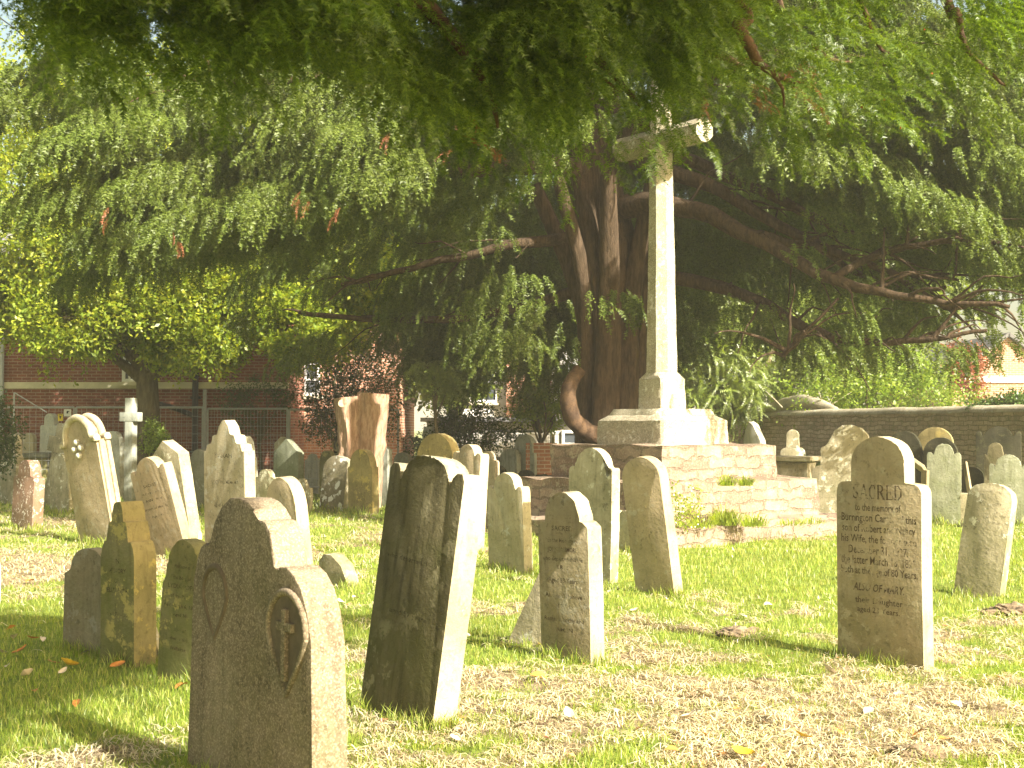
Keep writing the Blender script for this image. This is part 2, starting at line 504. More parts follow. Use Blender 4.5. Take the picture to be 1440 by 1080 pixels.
gr = link('ground', gm, k.m)
gr['kind'] = 'structure'

# ---- blades
def scatter_area(density, y0, y1, cond):
    P = []
    y = y0
    while y < y1:
        h = .5
        w0 = -.43 * (y + h) - .2; w1 = .43 * (y + h) + .2
        n = int(density(y) * h * (w1 - w0))
        X = rng.uniform(w0, w1, n); Y = rng.uniform(y, y + h, n)
        for a, b in zip(X, Y):
            p = cond(a, b)
            if p is not None: P.append((a, b, p))
        y += h
    return P

def blades(name, P, hmin, hmax, w, lean):
    n = len(P)
    P = np.array(P)
    z = np.array([gz(a, b) for a, b in P[:, :2]])
    th = rng.uniform(0, 2 * np.pi, n); ph = rng.uniform(0, 2 * np.pi, n)
    far = np.clip(P[:, 1] / 9, 1, 2.6)
    h = rng.uniform(hmin, hmax, n) * (P[:, 2]) * np.sqrt(far); ww = w * far * rng.uniform(.7, 1.3, n)
    ln = rng.uniform(0.1, lean, n) * h
    sx, sy = np.cos(th) * ww, np.sin(th) * ww
    lx, ly = np.cos(ph) * ln, np.sin(ph) * ln
    b = np.stack([P[:, 0], P[:, 1], z - .004], 1)
    S = np.stack([sx, sy, 0 * sx], 1)
    mid = b + np.stack([lx * .35, ly * .35, h * .6], 1)
    tip = b + np.stack([lx, ly, h], 1)
    V = np.stack([b - S, b + S, mid + S * .7, mid - S * .7, tip], 1).reshape(-1, 3)
    i = np.arange(n)[:, None] * 5
    T = np.concatenate([i + [0, 1, 2], i + [0, 2, 3], i + [3, 2, 4]], 1).reshape(-1, 3)
    return np_mesh(name, V, T)

def gcond(x, y):
    d = dry(x, y)
    if d > .1 + random.gauss(0, .22): return None
    return 1.0 - .35 * max(-.5, min(1, d))
P = scatter_area(lambda y: 3400 / (1 + (max(0, y - 5) / 3.2) ** 1.7), 4.0, 27, gcond)
go = link('grass', blades('grass', P, .022, .055, .0026, .8), M['grassblade'])
tag(go, 'short mown green grass covering the churchyard', 'grass', kind='stuff')

def straws(name, P):
    n = len(P); P = np.array(P)
    z = np.array([gz(a, b) for a, b in P[:, :2]])
    th = rng.uniform(0, 2 * np.pi, n)
    far = np.clip(P[:, 1] / 8, 1, 2.4)
    L = rng.uniform(.03, .12, n) * far ** .5; w = .0018 * far * rng.uniform(.7, 1.5, n)
    bend = rng.uniform(-1.2, 1.2, n)
    hz = rng.uniform(0, .028, n) * far ** .5
    t = [0, .35, .7, 1]
    pts = []
    for q in t:
        a = th + bend * (q - .5)
        x = P[:, 0] + np.cos(a) * L * (q - .5); y = P[:, 1] + np.sin(a) * L * (q - .5)
        zz = z + .004 + hz * 4 * q * (1 - q) + rng.uniform(0, .018, n)
        nxn, nyn = -np.sin(a) * w, np.cos(a) * w
        pts.append(np.stack([x - nxn, y - nyn, zz], 1)); pts.append(np.stack([x + nxn, y + nyn, zz + .001], 1))
    V = np.stack(pts, 1).reshape(-1, 3)
    i = np.arange(n)[:, None] * 8
    T = np.concatenate([i + [0, 1, 3, 2], i + [2, 3, 5, 4], i + [4, 5, 7, 6]], 1).reshape(-1, 4)
    return np_mesh(name, V, T)
def scond(x, y):
    d = dry(x, y)
    if d + .8 * nz(x * 4, y * 4, 21) < .02 + random.gauss(0, .2): return None
    return 1.0
P = scatter_area(lambda y: 2300 / (1 + (max(0, y - 5) / 3.2) ** 1.7), 4.0, 24, scond)
so = link('dry_grass', straws('dry_grass', P), M['straw'])
tag(so, 'pale dry mown grass cuttings lying over the turf', 'dry grass', kind='stuff')

# ------------------------------------------------------------------ foliage templates
def hang_spray(L, pairs, nl, nw, out, curl):
    """one drooping yew spray: two ranks of needles along a hanging twig; returns verts, tris"""
    V = []; T = []
    def ax(t):
        return np.array([out * L * (1 - (1 - t) ** 2), curl * L * math.sin(t * 2.5), -L * t ** 1.35 + .1 * L * math.sin(math.pi * t)])
    for i in range(pairs):
        t = (i + .5) / pairs
        p = ax(t); d = ax(min(1, t + .05)) - ax(max(0, t - .05)); d /= np.linalg.norm(d)
        for s in (-1, 1):
            sd = np.array([0.25 * random.uniform(-1, 1), s, random.uniform(-.3, .3)])
            q = d * random.uniform(.45, .8) + sd * .8
            q /= np.linalg.norm(q)
            l = nl * (1 - .35 * t) * random.uniform(.8, 1.2)
            b = len(V)
            V += [p - d * nw, p + d * nw, p + q * l]
            T.append((b, b + 1, b + 2))
    # twig
    b = len(V); q = [ax(t) for t in (0, .5, 1)]
    w = np.array([0, nw * .45, 0])
    V += [q[0] - w, q[0] + w, q[1] - w, q[1] + w, q[2]]
    T += [(b, b + 1, b + 3), (b, b + 3, b + 2), (b + 2, b + 3, b + 4)]
    return np.array(V), np.array(T)

def place(templates, P, A, S, tilt=.25):
    """templates set at P (n,3), azimuth A, scale S with some random tilt -> V, T"""
    VV = []; TT = []; off = 0
    n = len(P)
    pick = rng.integers(0, len(templates), n)
    for k, (tv, tt) in enumerate(templates):
        ii = np.where(pick == k)[0]
        if not len(ii): continue
        a = A[ii]; s = S[ii]
        tx = rng.normal(0, tilt, len(ii)); ty = rng.normal(0, tilt, len(ii))
        ca, sa = np.cos(a), np.sin(a)
        Rz = np.zeros((len(ii), 3, 3)); Rz[:, 0, 0] = ca; Rz[:, 0, 1] = -sa; Rz[:, 1, 0] = sa; Rz[:, 1, 1] = ca; Rz[:, 2, 2] = 1
        cx, sx = np.cos(tx), np.sin(tx)
        Rx = np.zeros_like(Rz); Rx[:, 0, 0] = 1; Rx[:, 1, 1] = cx; Rx[:, 1, 2] = -sx; Rx[:, 2, 1] = sx; Rx[:, 2, 2] = cx
        cyy, sy = np.cos(ty), np.sin(ty)
        Ry = np.zeros_like(Rz); Ry[:, 1, 1] = 1; Ry[:, 0, 0] = cyy; Ry[:, 0, 2] = sy; Ry[:, 2, 0] = -sy; Ry[:, 2, 2] = cyy
        Mx = Rz @ Rx @ Ry
        W = np.einsum('nij,vj->nvi', Mx, tv) * s[:, None, None] + P[ii][:, None, :]
        VV.append(W.reshape(-1, 3))
        TT.append((tt[None] + (np.arange(len(ii)) * len(tv))[:, None, None] + off).reshape(-1, tt.shape[1]))
        off += len(ii) * len(tv)
    return np.concatenate(VV), np.concatenate(TT)

def leaf_cluster(n, R_, ll, lw):
    """small twig-end rosette of folded leaves"""
    V = []; T = []
    for i in range(n):
        d = np.array([random.gauss(0, 1), random.gauss(0, 1), random.gauss(0, .8)]); d /= np.linalg.norm(d)
        p = d * R_ * random.uniform(.15, 1)
        u = d + np.array([random.gauss(0, .5), random.gauss(0, .5), random.gauss(-.25, .4)]); u /= np.linalg.norm(u)
        w = np.cross(u, [random.gauss(0, .4), random.gauss(0, .4), 1]); w /= max(1e-6, np.linalg.norm(w))
        l = ll * random.uniform(.7, 1.2); b = len(V)
        V += [p, p + u * l * .5 + w * lw * .5, p + u * l, p + u * l * .5 - w * lw * .5]
        T += [(b, b + 1, b + 2), (b, b + 2, b + 3)]
    return np.array(V), np.array(T)

def branch_spray(L, outk, droop, nside, sl, pairs, nl, nw, hang):
    """a branched yew spray: drooping stem, side twigs left and right, needles in two ranks on each"""
    V = []; T = []
    def twig(p0, d0, ln, n, sag):
        prev = None
        for i in range(n):
            t = (i + .6) / n
            p = p0 + d0 * ln * t + np.array([0, 0, -sag * ln * t * t])
            d = d0 + np.array([0, 0, -2 * sag * t]); d /= np.linalg.norm(d)
            sv = np.cross(d, [random.gauss(0, .25), random.gauss(0, .25), 1.0]); sv /= max(1e-6, np.linalg.norm(sv))
            for s in (-1, 1):
                q = d * random.uniform(.4, .7) + sv * s * .85 + np.array([0, 0, random.gauss(0, .18)]); q /= np.linalg.norm(q)
                l = nl * (1.1 - .45 * t) * random.uniform(.8, 1.2)
                b = len(V)
                V.extend([p - d * nw, p + d * nw, p + q * l]); T.append((b, b + 1, b + 2))
        b = len(V); e = p0 + d0 * ln + np.array([0, 0, -sag * ln])
        w = sv * nw * .35
        V.extend([p0 - w, p0 + w, e]); T.append((b, b + 1, b + 2))
    ax = lambda t: np.array([outk * L * (1 - (1 - t) ** 1.6), 0, -droop * L * t ** 1.5])
    yaw = random.gauss(0, .1)
    for i in range(nside):
        t = (i + .4) / nside
        p = ax(t); d = ax(min(1, t + .04)) - ax(max(0, t - .04)); d /= np.linalg.norm(d)
        s = 1 if i % 2 else -1
        q = d * .75 + np.array([0, s * random.uniform(.4, .8), -hang * random.uniform(.2, .7)]); q /= np.linalg.norm(q)
        twig(p, q, sl * (1.15 - .55 * t) * random.uniform(.75, 1.2), pairs, hang * .35)
    for a, b_ in ((0, .5), (.5, 1)):
        d = ax(b_) - ax(a); ln = np.linalg.norm(d)
        twig(ax(a), d / ln, ln, pairs, 0)
    return np.array(V), np.array(T)

YEW_T = [branch_spray(random.uniform(.28, .50), random.uniform(.2, .6), random.uniform(.85, 1.1), 10, .115, 4, .040, .011, 1.1) for _ in range(10)]
YEW_N = [branch_spray(random.uniform(.16, .26), random.uniform(.8, 1.1), random.uniform(.3, .7), 7, .095, 9, .021, .0032, .35) for _ in range(8)]
YEW_C = [hang_spray(random.uniform(.5, .8), 12, .13, .035, random.uniform(.4, .9), 0) for _ in range(4)]
LEAF_T = [leaf_cluster(9, .20, .105, .055) for _ in range(6)]
LEAF_S = [leaf_cluster(9, .13, .065, .036) for _ in range(6)]
LEAF_B = [leaf_cluster(9, .32, .16, .09) for _ in range(6)]

def bough(start, az, length, rise, droop, n, spread, tmin=.15):
    """points & azimuths of sprays hung along an arching bough"""
    t = rng.uniform(tmin, 1, n) ** .8
    side = rng.normal(0, spread, n) * (1.1 - .6 * t)
    x = np.cos(az) * length * t - np.sin(az) * side
    y = np.sin(az) * length * t + np.cos(az) * side
    z = rise * length * t - droop * length * t * t - .25 * np.abs(side) + rng.normal(0, .05, n)
    P = np.stack([x, y, z], 1) + np.array(start)
    A = az + side * 1.1 + rng.normal(0, .5, n)
    return P, A

def crown_mesh(name, parts, templates, smin, smax, mat, parent, tilt=.22, gaps=()):
    P = np.concatenate([p for p, a in parts]); A = np.concatenate([a for p, a in parts])
    for c, r in gaps:                 # openings in the crown through which the sun reaches the ground
        d = P - np.array(c); u = np.array(SUNV)
        al = d @ u
        ok = (np.linalg.norm(d - al[:, None] * u, axis=1) > r * rng.uniform(.8, 1.2, len(P))) | (al < .3)
        P, A = P[ok], A[ok]
    S = rng.uniform(smin, smax, len(P))
    V, T = place(templates, P, A, S, tilt)
    return link(name, np_mesh(name, V, T), mat, parent)

rng = np.random.default_rng(101); random.seed(101)
# ------------------------------------------------------------------ the large yew behind the cross
TX, TY = (860 - 720) / F * 21.5, 21.5
ty = empty('yew_tree', (0, 0, 0))
tag(ty, 'huge spreading yew with fluted trunk behind the stone cross', 'tree')
bm = bmesh.new()
tp = spline([(TX, TY, -.3), (TX, TY, .8), (TX - .02, TY, 2.4), (TX - .1, TY + .1, 4.2), (TX - .35, TY + .1, 6), (TX - .5, TY, 8), (TX - .5, TY, 9.5)], 6)
tr = [np.interp(p.z, [-.3, .3, 1.2, 3, 4.5, 6, 9.5], [.74, .58, .49, .49, .54, .40, .1]) for p in tp]
tube(bm, tp, tr, 44, 7, .10, .12, 2)
# secondary stems clasping the trunk
for a, r in ((2.6, .20), (3.6, .17), (4.4, .22), (5.2, .20), (5.9, .16), (1.6, .2)):
    q = spline([(TX + math.cos(a) * .55, TY + math.sin(a) * .5, -.2), (TX + math.cos(a) * .45, TY + math.sin(a) * .42, 1.6),
                (TX + math.cos(a + .2) * .52, TY + math.sin(a + .2) * .45, 3.6), (TX + math.cos(a + .4) * 1.1 - .2, TY + math.sin(a + .4) * .8, 5.6)], 6)
    tube(bm, q, [r * (1.25 - .7 * i / len(q)) for i in range(len(q))], 12, 3, .12, .15, a)
tk = link('trunk', bm_mesh('trunk', bm, 60), M['yewbark'], ty)

bm = bmesh.new()
def limb(pts, r0, r1, n=9, m=6, b=None, seed=0, amp=.06):
    q = spline(pts, m)
    q = [p + Vector((nz(i * .4, seed, 1), nz(i * .4, seed, 5), nz(i * .4, seed, 9))) * (amp if i else 0) for i, p in enumerate(q)]
    rr = [r0 + (r1 - r0) * (i / (len(q) - 1)) ** .8 for i in range(len(q))]
    tube(b or bm, q, rr, n, 0, 0, .18, seed)
    return q
LIMBS = []
def L(pix, r0, r1, seed):
    q = limb([at(px, py, Y) for px, py, Y in pix], r0, r1, seed=seed)
    LIMBS.append(q)
L([(880, 290, 21.3), (945, 288, 20.4), (1060, 332, 19.3), (1170, 393, 18.4), (1280, 418, 17.8), (1420, 432, 17)], .21, .025, 1)
L([(890, 380, 21.5), (985, 398, 20.8), (1060, 420, 20), (1140, 464, 19.3), (1210, 480, 18.8), (1300, 478, 18.2), (1392, 464, 17.8)], .14, .025, 2)
L([(890, 225, 21.5), (1000, 262, 20.5), (1120, 330, 20), (1250, 382, 19.5), (1350, 392, 19)], .16, .02, 3)
L([(900, 205, 21.5), (1020, 245, 22), (1180, 318, 22.5), (1330, 345, 23), (1440, 380, 23)], .15, .02, 4)
L([(830, 240, 21.4), (740, 232, 21), (640, 240, 20.3), (560, 246, 19.6), (470, 290, 18.6)], .19, .08, 5)
L([(830, 330, 21.6), (720, 345, 21.5), (600, 372, 22), (480, 400, 22.5)], .12, .04, 6)
L([(835, 400, 21.6), (700, 440, 23), (560, 450, 24), (420, 440, 25)], .12, .04, 7)
L([(800, 200, 21.5), (700, 150, 20.5), (560, 120, 19), (400, 110, 17.8), (250, 130, 17)], .16, .025, 8)
L([(880, 200, 21), (960, 120, 19.5), (1100, 80, 18), (1260, 90, 17)], .18, .05, 9)
L([(860, 150, 21), (820, 40, 19.6), (760, -20, 18), (700, -20, 16.8)], .18, .05, 10)
L([(1140, 462, 19.3), (1100, 500, 18.6), (1180, 420, 18)], .04, .02, 11)
L([(1170, 393, 18.4), (1230, 360, 18.6), (1330, 340, 18), (1420, 345, 17.4)], .07, .03, 12)
L([(1060, 332, 19.3), (1150, 350, 19.8), (1240, 400, 20.2), (1330, 405, 20.4)], .08, .03, 13)
L([(1250, 382, 19.5), (1330, 430, 18.8), (1400, 425, 18.4)], .06, .025, 14)
for q in LIMBS[:]:
    n_ = len(q)
    for j in range(n_ // 2):
        i = random.randrange(n_ // 4, n_ - 1)
        d = (q[i + 1] - q[i]).normalized() + Vector((random.gauss(0, .5), random.gauss(0, .6), random.gauss(.15, .4)))
        d.normalize(); ln = random.uniform(.5, 1.5)
        limb([q[i], q[i] + d * ln * .5 + Vector((0, 0, .06)), q[i] + d * ln + Vector((0, 0, -.12 * ln))], random.uniform(.02, .04), .006, 6, 4, None, j + i)
lb = link('limbs', bm_mesh('limbs', bm, 60), M['yewbark'], ty)
bm = bmesh.new()
q = spline([at(846, 618, 21.0), at(824, 606, 20.8), at(806, 590, 20.6), at(799, 565, 20.5), at(801, 542, 20.5), at(815, 520, 20.6)], 6)
tube(bm, q, [.16 - .05 * i / len(q) for i in range(len(q))], 12, 0, 0, .15, 4)
tag(link('hooked_stub', bm_mesh('hooked_stub', bm, 60), M['twig'], ty), 'curved bare stub branch at foot of trunk')

parts = []
def yew_ok(x, y, z):
    """where the crown carries foliage: the front skirt is low on the west side and high in the middle"""
    dx, dy = x - TX, y - TY
    if y < TY - 1.0:
        lo = np.interp(x, [-8.5, -6.5, -3.6, -2.4, -1.2, .5, 2.2, 4, 7, 9], [3.7, 4.0, 4.2, 4.4, 4.9, 5.2, 4.9, 4.4, 3.9, 3.1])
    else:
        lo = np.interp(x, [-8.5, -6, -3, -1, 1.5, 3, 6, 9], [4.6, 4.5, 4.3, 3.1, 2.7, 3.1, 3.0, 3.1])
    if y < 19.2 and .03 < x / y < .19: lo = 7.0
    return z > lo
def yewR(phi, z):
    c, s = math.cos(phi), math.sin(phi)
    rx = 8.4 if c < 0 else 8.8
    ry = 6.3 if s < 0 else 8.4
    r = 1 / math.sqrt((c / rx) ** 2 + (s / ry) ** 2)
    if z < 4.2: return r * (.86 + .14 * (z - 2) / 2.2)
    return r * math.sqrt(max(0.0, 1 - ((z - 4.2) / 5.4) ** 2))
cnt = 0
SUNWIN = [(at(183, 585, 25), .5), (at(183, 640, 25), .5), *[(at(922, py_, 18.2), .45) for py_ in (520, 450, 380, 310, 240, 190)], (at(508, 575, 23.5), 1.25), (at(508, 640, 23.5), 1.0), (at(800, 570, 20.5), .4), (at(612, 555, 24), .6), (at(740, 530, 41), 1.0), *[(at(px_, 468, 26.4), .75) for px_ in (20, 75, 130, 185, 240, 295, 350, 405, 450)], (at(430, 530, 33.4), .9)]
def windowed(p):
    for c, r in SUNWIN:
        d = Vector(p) - c
        if (d - SUNV * d.dot(SUNV)).length < r: return True
    return False
while cnt < 900:
    phi = rng.uniform(0, 2 * math.pi)
    z = rng.uniform(2.6, 9.4)
    r = yewR(phi, z)
    front = math.sin(phi) < .15
    fr = rng.uniform(.55, .9) if rng.random() < .75 else rng.uniform(.2, .6)
    x = TX + math.cos(phi) * r * fr; y = TY + math.sin(phi) * r * fr
    ln = rng.uniform(1.0, 2.0)
    xe = x + math.cos(phi) * ln; ye = y + math.sin(phi) * ln
    if not yew_ok(xe, ye, z - .2): continue
    if x < TX - .8 and z > 7.3: continue
    if z > 7.6 and rng.random() < .35: continue
    if windowed((xe, ye, z)) or windowed(((x + xe) / 2, (y + ye) / 2, z)): continue
    if math.hypot(x - TX, y - TY) < 1.4: continue
    if x > 3.2 and z < 5.0 and rng.random() < .8: continue
    parts.append(bough((x, y, z), phi + rng.normal(0, .3), ln, rng.uniform(.05, .35), rng.uniform(.25, .6), 42, .34))
    cnt += 1
for _ in range(70):
    x, y, z = rng.uniform(-1.8, 1.2), rng.uniform(20.5, 25.5), rng.uniform(2.7, 4.4)
    if windowed((x, y, z)): continue
    parts.append(bough((x, y, z), math.atan2(y - TY, x - TX), rng.uniform(.8, 1.4), .1, .5, 34, .35))
for _ in range(26):              # shaded boughs hanging close in front of the trunk
    x, y, z = rng.uniform(-.6, 1.5), rng.uniform(19.2, 20.6), rng.uniform(3.0, 5.2)
    parts.append(bough((x, y, z), rng.uniform(3.0, 6.0), rng.uniform(.5, .9), .1, .5, 26, .3))
for _ in range(60):              # the western flank
    x, y, z = rng.uniform(-6.0, -4.2), rng.uniform(16.4, 20.0), rng.uniform(4.0, 7.2)
    parts.append(bough((x, y, z), rng.normal(3.6, .5), rng.uniform(.7, 1.3), .15, .5, 40, .34))
for _ in range(75):              # behind the trunk and the western limbs
    x, y, z = rng.uniform(-5.0, 3.0), rng.uniform(22.6, 26.5), rng.uniform(3.3, 6.0)
    parts.append(bough((x, y, z), math.atan2(y - TY, x - TX), rng.uniform(.8, 1.5), .1, .5, 36, .4))
# skirts on the limbs that reach to the right, thin
for q in LIMBS[:4] + LIMBS[10:14]:
    for i in range(8, len(q), 2):
        if rng.random() < .75:
            p = q[i]
            parts.append(bough((p.x, p.y, p.z), rng.uniform(-1.2, .8), rng.uniform(.5, 1.0), rng.uniform(-.1, .25), .4, 12, .2))
print('yew sprays', sum(len(p) for p, a in parts))
cr = crown_mesh('crown', parts, YEW_T, .8, 1.25, M['yew'], ty, gaps=SUNWIN)
# a few dead brown sprays
dp = []
for px, py, Y in ((240, 330, 15.5), (430, 270, 15.6), (480, 290, 15.6), (560, 190, 15.4), (640, 210, 15.4), (985, 140, 15.5), (300, 60, 15.7), (160, 300, 16), (780, 160, 15.4), (640, 155, 15.4)):
    p = at(px, py, Y)
    dp.append(bough(tuple(p), rng.uniform(0, 6), .12, 0, .3, 3, .05))
crown_mesh('dead_sprays', dp, YEW_T, .4, .6, M['brownspray'], ty)

rng = np.random.default_rng(202); random.seed(202)
# ------------------------------------------------------------------ the yew overhanging the camera
t2 = empty('yew_tree', (0, 0, 0))
tag(t2, 'near yew whose dark boughs hang across the top of the view', 'tree')
bm = bmesh.new()
tube(bm, spline([(-3.6, 1.2, -.3), (-3.5, 1.2, 1.5), (-3.3, 1.3, 3.5), (-3.0, 1.4, 6.5)], 6), [np.interp(i, [0, 18], [.6, .22]) for i in range(19)], 28, 6, .1, .1, 5)
link('trunk', bm_mesh('trunk', bm, 60), M['yewbark'], t2)
bm = bmesh.new()
LIMBS2 = []
def L2(pts, r0, r1, seed, n=8):
    q = limb(pts, r0, r1, n, 7, bm, seed, .014)
    LIMBS2.append(q)
O = Vector((-3.3, 1.3, 3.4))
L2([O, (-1.5, 2.6, 4.3), at(905, -60, 5.2), at(960, 40, 5.6), at(1005, 75, 5.75), at(1046, 92, 5.85)], .06, .009, 21)
L2([O + Vector((0, 0, .5)), (-.8, 2.8, 4.8), at(1010, -60, 5.2), at(1040, 40, 5.4), at(1080, 98, 5.55), at(1146, 118, 5.7)], .065, .010, 22)
L2([at(1082, 98, 5.55), at(1100, 125, 5.6), at(1102, 152, 5.65)], .012, .004, 23, 6)
L2([O + Vector((0, 0, .8)), (0, 3, 5.2), at(1075, -60, 6.0), at(1110, 30, 6.2), at(1160, 78, 6.3), at(1200, 90, 6.4)], .055, .005, 24)
L2([O + Vector((0, 0, 1)), (.4, 3, 5.4), at(1310, -70, 6.0), at(1346, 20, 6.2), at(1360, 70, 6.3), at(1414, 120, 6.4)], .05, .007, 25)
L2([at(1190, -40, 6.2), at(1220, 25, 6.3), at(1240, 70, 6.4), at(1275, 82, 6.4)], .02, .005, 26, 6)
L2([O, (-2, 2.4, 4.2), at(500, -90, 4.6), at(720, -20, 4.9), at(830, 70, 5.1), at(900, 150, 5.2)], .1, .006, 27)
L2([O, (-2.2, 2.6, 4.0), at(150, -110, 4.2), at(240, -30, 4.5), at(300, 40, 4.6)], .08, .006, 28)
L2([O, (-2.2, 2.4, 4.4), at(480, -90, 4.3), at(600, 10, 4.6), at(680, 110, 4.8), at(700, 180, 4.9)], .09, .005, 29)
L2([at(720, -20, 4.9), at(790, 60, 5.0), at(860, 120, 5.1), at(880, 128, 5.1)], .014, .004, 30, 6)
L2([(-1, 3, 5.0), (.6, 2.4, 5.8), (1.6, 1.6, 6.2)], .08, .03, 31)
L2([(-3.1, 1.35, 5.8), (-1.5, 1.2, 6.5), (.6, .8, 7.2), (3.2, .8, 7.8)], .12, .03, 32)  # unseen limb added to carry the high shading boughs
link('limbs', bm_mesh('limbs', bm, 60), M['twig'], t2)

parts = []
def zone(n, x0, x1, lowfn, Y0, Y1, per, dens=1.0, ypow=1.0):
    for _ in range(n):
        px = rng.uniform(x0, x1)
        lo = lowfn(px)
        if lo < -60: continue
        py = lo - (rng.random() ** ypow) * (lo + 150)
        Y = rng.uniform(Y0, Y1)
        if 825 < px < 1000 and py > 85 and n > 15: continue      # the cross arms show through a gap
        if nz(px * .012, py * .018, 8.5) < -.28 / dens: continue
        p = at(px, py, Y)
        az = rng.normal(-.1, .9)
        ln = rng.uniform(.18, .42)
        parts.append(bough((p.x - math.cos(az) * ln, p.y - math.sin(az) * ln * .5, p.z + .06), az, ln, rng.uniform(-.1, .2), rng.uniform(.3, .8), per, .07, 0))
zone(110, -40, 500, lambda x: np.interp(x, [-40, 0, 60, 120, 200, 280, 330, 420, 500], [-300, -140, -30, 45, 30, 60, 10, 15, 70]), 3.6, 4.6, 14, 1.2)
zone(260, 430, 980, lambda x: np.interp(x, [430, 500, 560, 640, 700, 760, 830, 900, 940, 980], [20, 70, 115, 160, 85, 120, 45, 10, 20, 10]), 4.4, 5.8, 14, 1.1)
zone(62, 930, 1480, lambda x: np.interp(x, [930, 1000, 1060, 1130, 1200, 1260, 1330, 1400, 1480], [10, 20, 40, 95, 150, 160, 30, 30, 85]), 5.2, 6.6, 13, .7)
zone(12, 890, 925, lambda x: 165, 5.0, 5.4, 9, 9, 1.5)
zone(15, 845, 985, lambda x: 88, 4.8, 5.6, 12, 9, 2.2)
zone(15, 860, 960, lambda x: 98, 4.8, 5.6, 12, 9, 3)
for q in LIMBS2[:10]:
    for i in range(len(q) // 2, len(q), 3):
        p = q[i]
        parts.append(bough((p.x, p.y, p.z), rng.uniform(-1.5, 1.5), rng.uniform(.15, .3), 0, .6, 4, .06))
crown_mesh('foliage', parts, YEW_N, .8, 1.2, M['yew_front'], t2, .3)
dp = []
for px, py, Y in ((1100, 90, 5.6), (1110, 110, 5.6), (1042, 95, 5.8), (1036, 105, 5.8), (640, 190, 4.9)):
    dp.append(bough(tuple(at(px, py, Y)), rng.uniform(-.5, .5), .08, 0, .4, 3, .02))
crown_mesh('dead_sprays', dp, YEW_N, .4, .6, M['brownspray'], t2)
# the rest of this crown, above and behind the camera: unseen boughs added to shade the near ones
parts = []
for _ in range(190):
    x, y, z = rng.uniform(-5, .6), rng.uniform(-.5, 3.8), rng.uniform(5.3, 7.0)
    az = math.atan2(y - 1.2, x + 3.3)
    parts.append(bough((x, y, z), az, rng.uniform(.8, 1.4), .1, .4, 22, .3))
for _ in range(190):  # high boughs out of view, added only to darken the near foliage
    x, y, z = rng.uniform(1.8, 3.6), rng.uniform(-.1, 1.6), rng.uniform(6.7, 8.1)
    parts.append(bough((x, y, z), math.atan2(y - 1.2, x + 3.3), rng.uniform(.8, 1.3), .1, .35, 20, .3))
crown_mesh('shading_crown', parts, YEW_C, .7, 1.1, M['yew_front'], t2, gaps=[(ground(120, 1000), .75), (ground(30, 985), .6), (ground(230, 960), .5), (at(460, 900, 4.9), .5)])
# red yew berries
bm = bmesh.new()
for px, py, Y in ((1157, 75, 6.3), (1243, 140, 6.0), (1267, 180, 6.1), (1310, 104, 6.2), (1212, 150, 6.0), (1164, 190, 6), (1153, 132, 6), (702, 75, 5), (1300, 42, 6.2), (825, 80, 5.2)):
    if not bpy.data.meshes.get('berry'):
        bmesh.ops.create_icosphere(bm, subdivisions=2, radius=.007)
        bme = bm_mesh('berry', bm, 80); bme.materials.append(simple('red_aril', (.5, .03, .02), .4, .2))
    link('berry', bme, None, t2).location = at(px, py, Y)

rng = np.random.default_rng(303); random.seed(303)
# ------------------------------------------------------------------ broadleaf trees and shrubs
def leafy(name, label, cat, centre, radii, n, templ, mat, trunk=None, group=None, gap=.25, lobes=9, bark='bark', low=None, s=(.8, 1.25), extra=None):
    t = empty(name, (centre[0], centre[1], 0))
    tag(t, label, cat, group)
    c = Vector(centre)
    # clumps on the outside of an uneven envelope
    lob = []
    for _ in range(lobes):
        d = Vector((random.gauss(0, 1), random.gauss(0, 1), random.gauss(0, .8))).normalized()
        lob.append((Vector((d.x * radii[0], d.y * radii[1], d.z * radii[2])) * random.uniform(.45, .8), random.uniform(.35, .6)))
    for q in (extra or []):
        lob.append((Vector(q) - c, .2))
    P = []
    tries = 0
    while len(P) < n and tries < n * 40:
        tries += 1
        l, rr = lob[tries % len(lob)]
        d = Vector((random.gauss(0, 1), random.gauss(0, 1), random.gauss(0, 1))).normalized() * (random.random() ** .4)
        p = l + Vector((d.x * radii[0], d.y * radii[1], d.z * radii[2])) * rr
        w = c + p
        if w.z < .15: continue
        if low and w.z < low(w.x): continue
        if nz(w.x * 1.3, w.y * 1.3, w.z * 1.3) < -gap: continue
        P.append((p.x, p.y, w.z))
    P = np.array(P)
    V, T = place(templ, P, rng.uniform(0, 6.28, len(P)), rng.uniform(s[0], s[1], len(P)), .5)
    link('crown', np_mesh('crown', V, T), mat, t)
    bm = bmesh.new()
    if trunk:
        h, r0 = trunk
        tube(bm, spline([(0, 0, -.2), (.05, 0, h * .4), (-.05, .05, h)], 6), [r0 * (1.25 - .6 * i / 12) for i in range(13)], 14, 4, .06, .1, 3)
        zt = h
    else:
        zt = max(.1, centre[2] - radii[2] * .7)
        r0 = .05
    for l, rr in lob:
        e = Vector((l.x, l.y, centre[2] + l.z))
        s0 = Vector((0, 0, min(zt, e.z) * random.uniform(.7, .98)))
        if e.z < .2: continue
        mid = s0.lerp(e, .5) + Vector((random.gauss(0, .1), random.gauss(0, .1), .15))
        q = spline([s0, mid, e], 5)
        tube(bm, q, [r0 * (.5 - .38 * i / len(q)) for i in range(len(q))], 7)
    link('trunk', bm_mesh('trunk', bm, 60), M[bark], t)
    return t

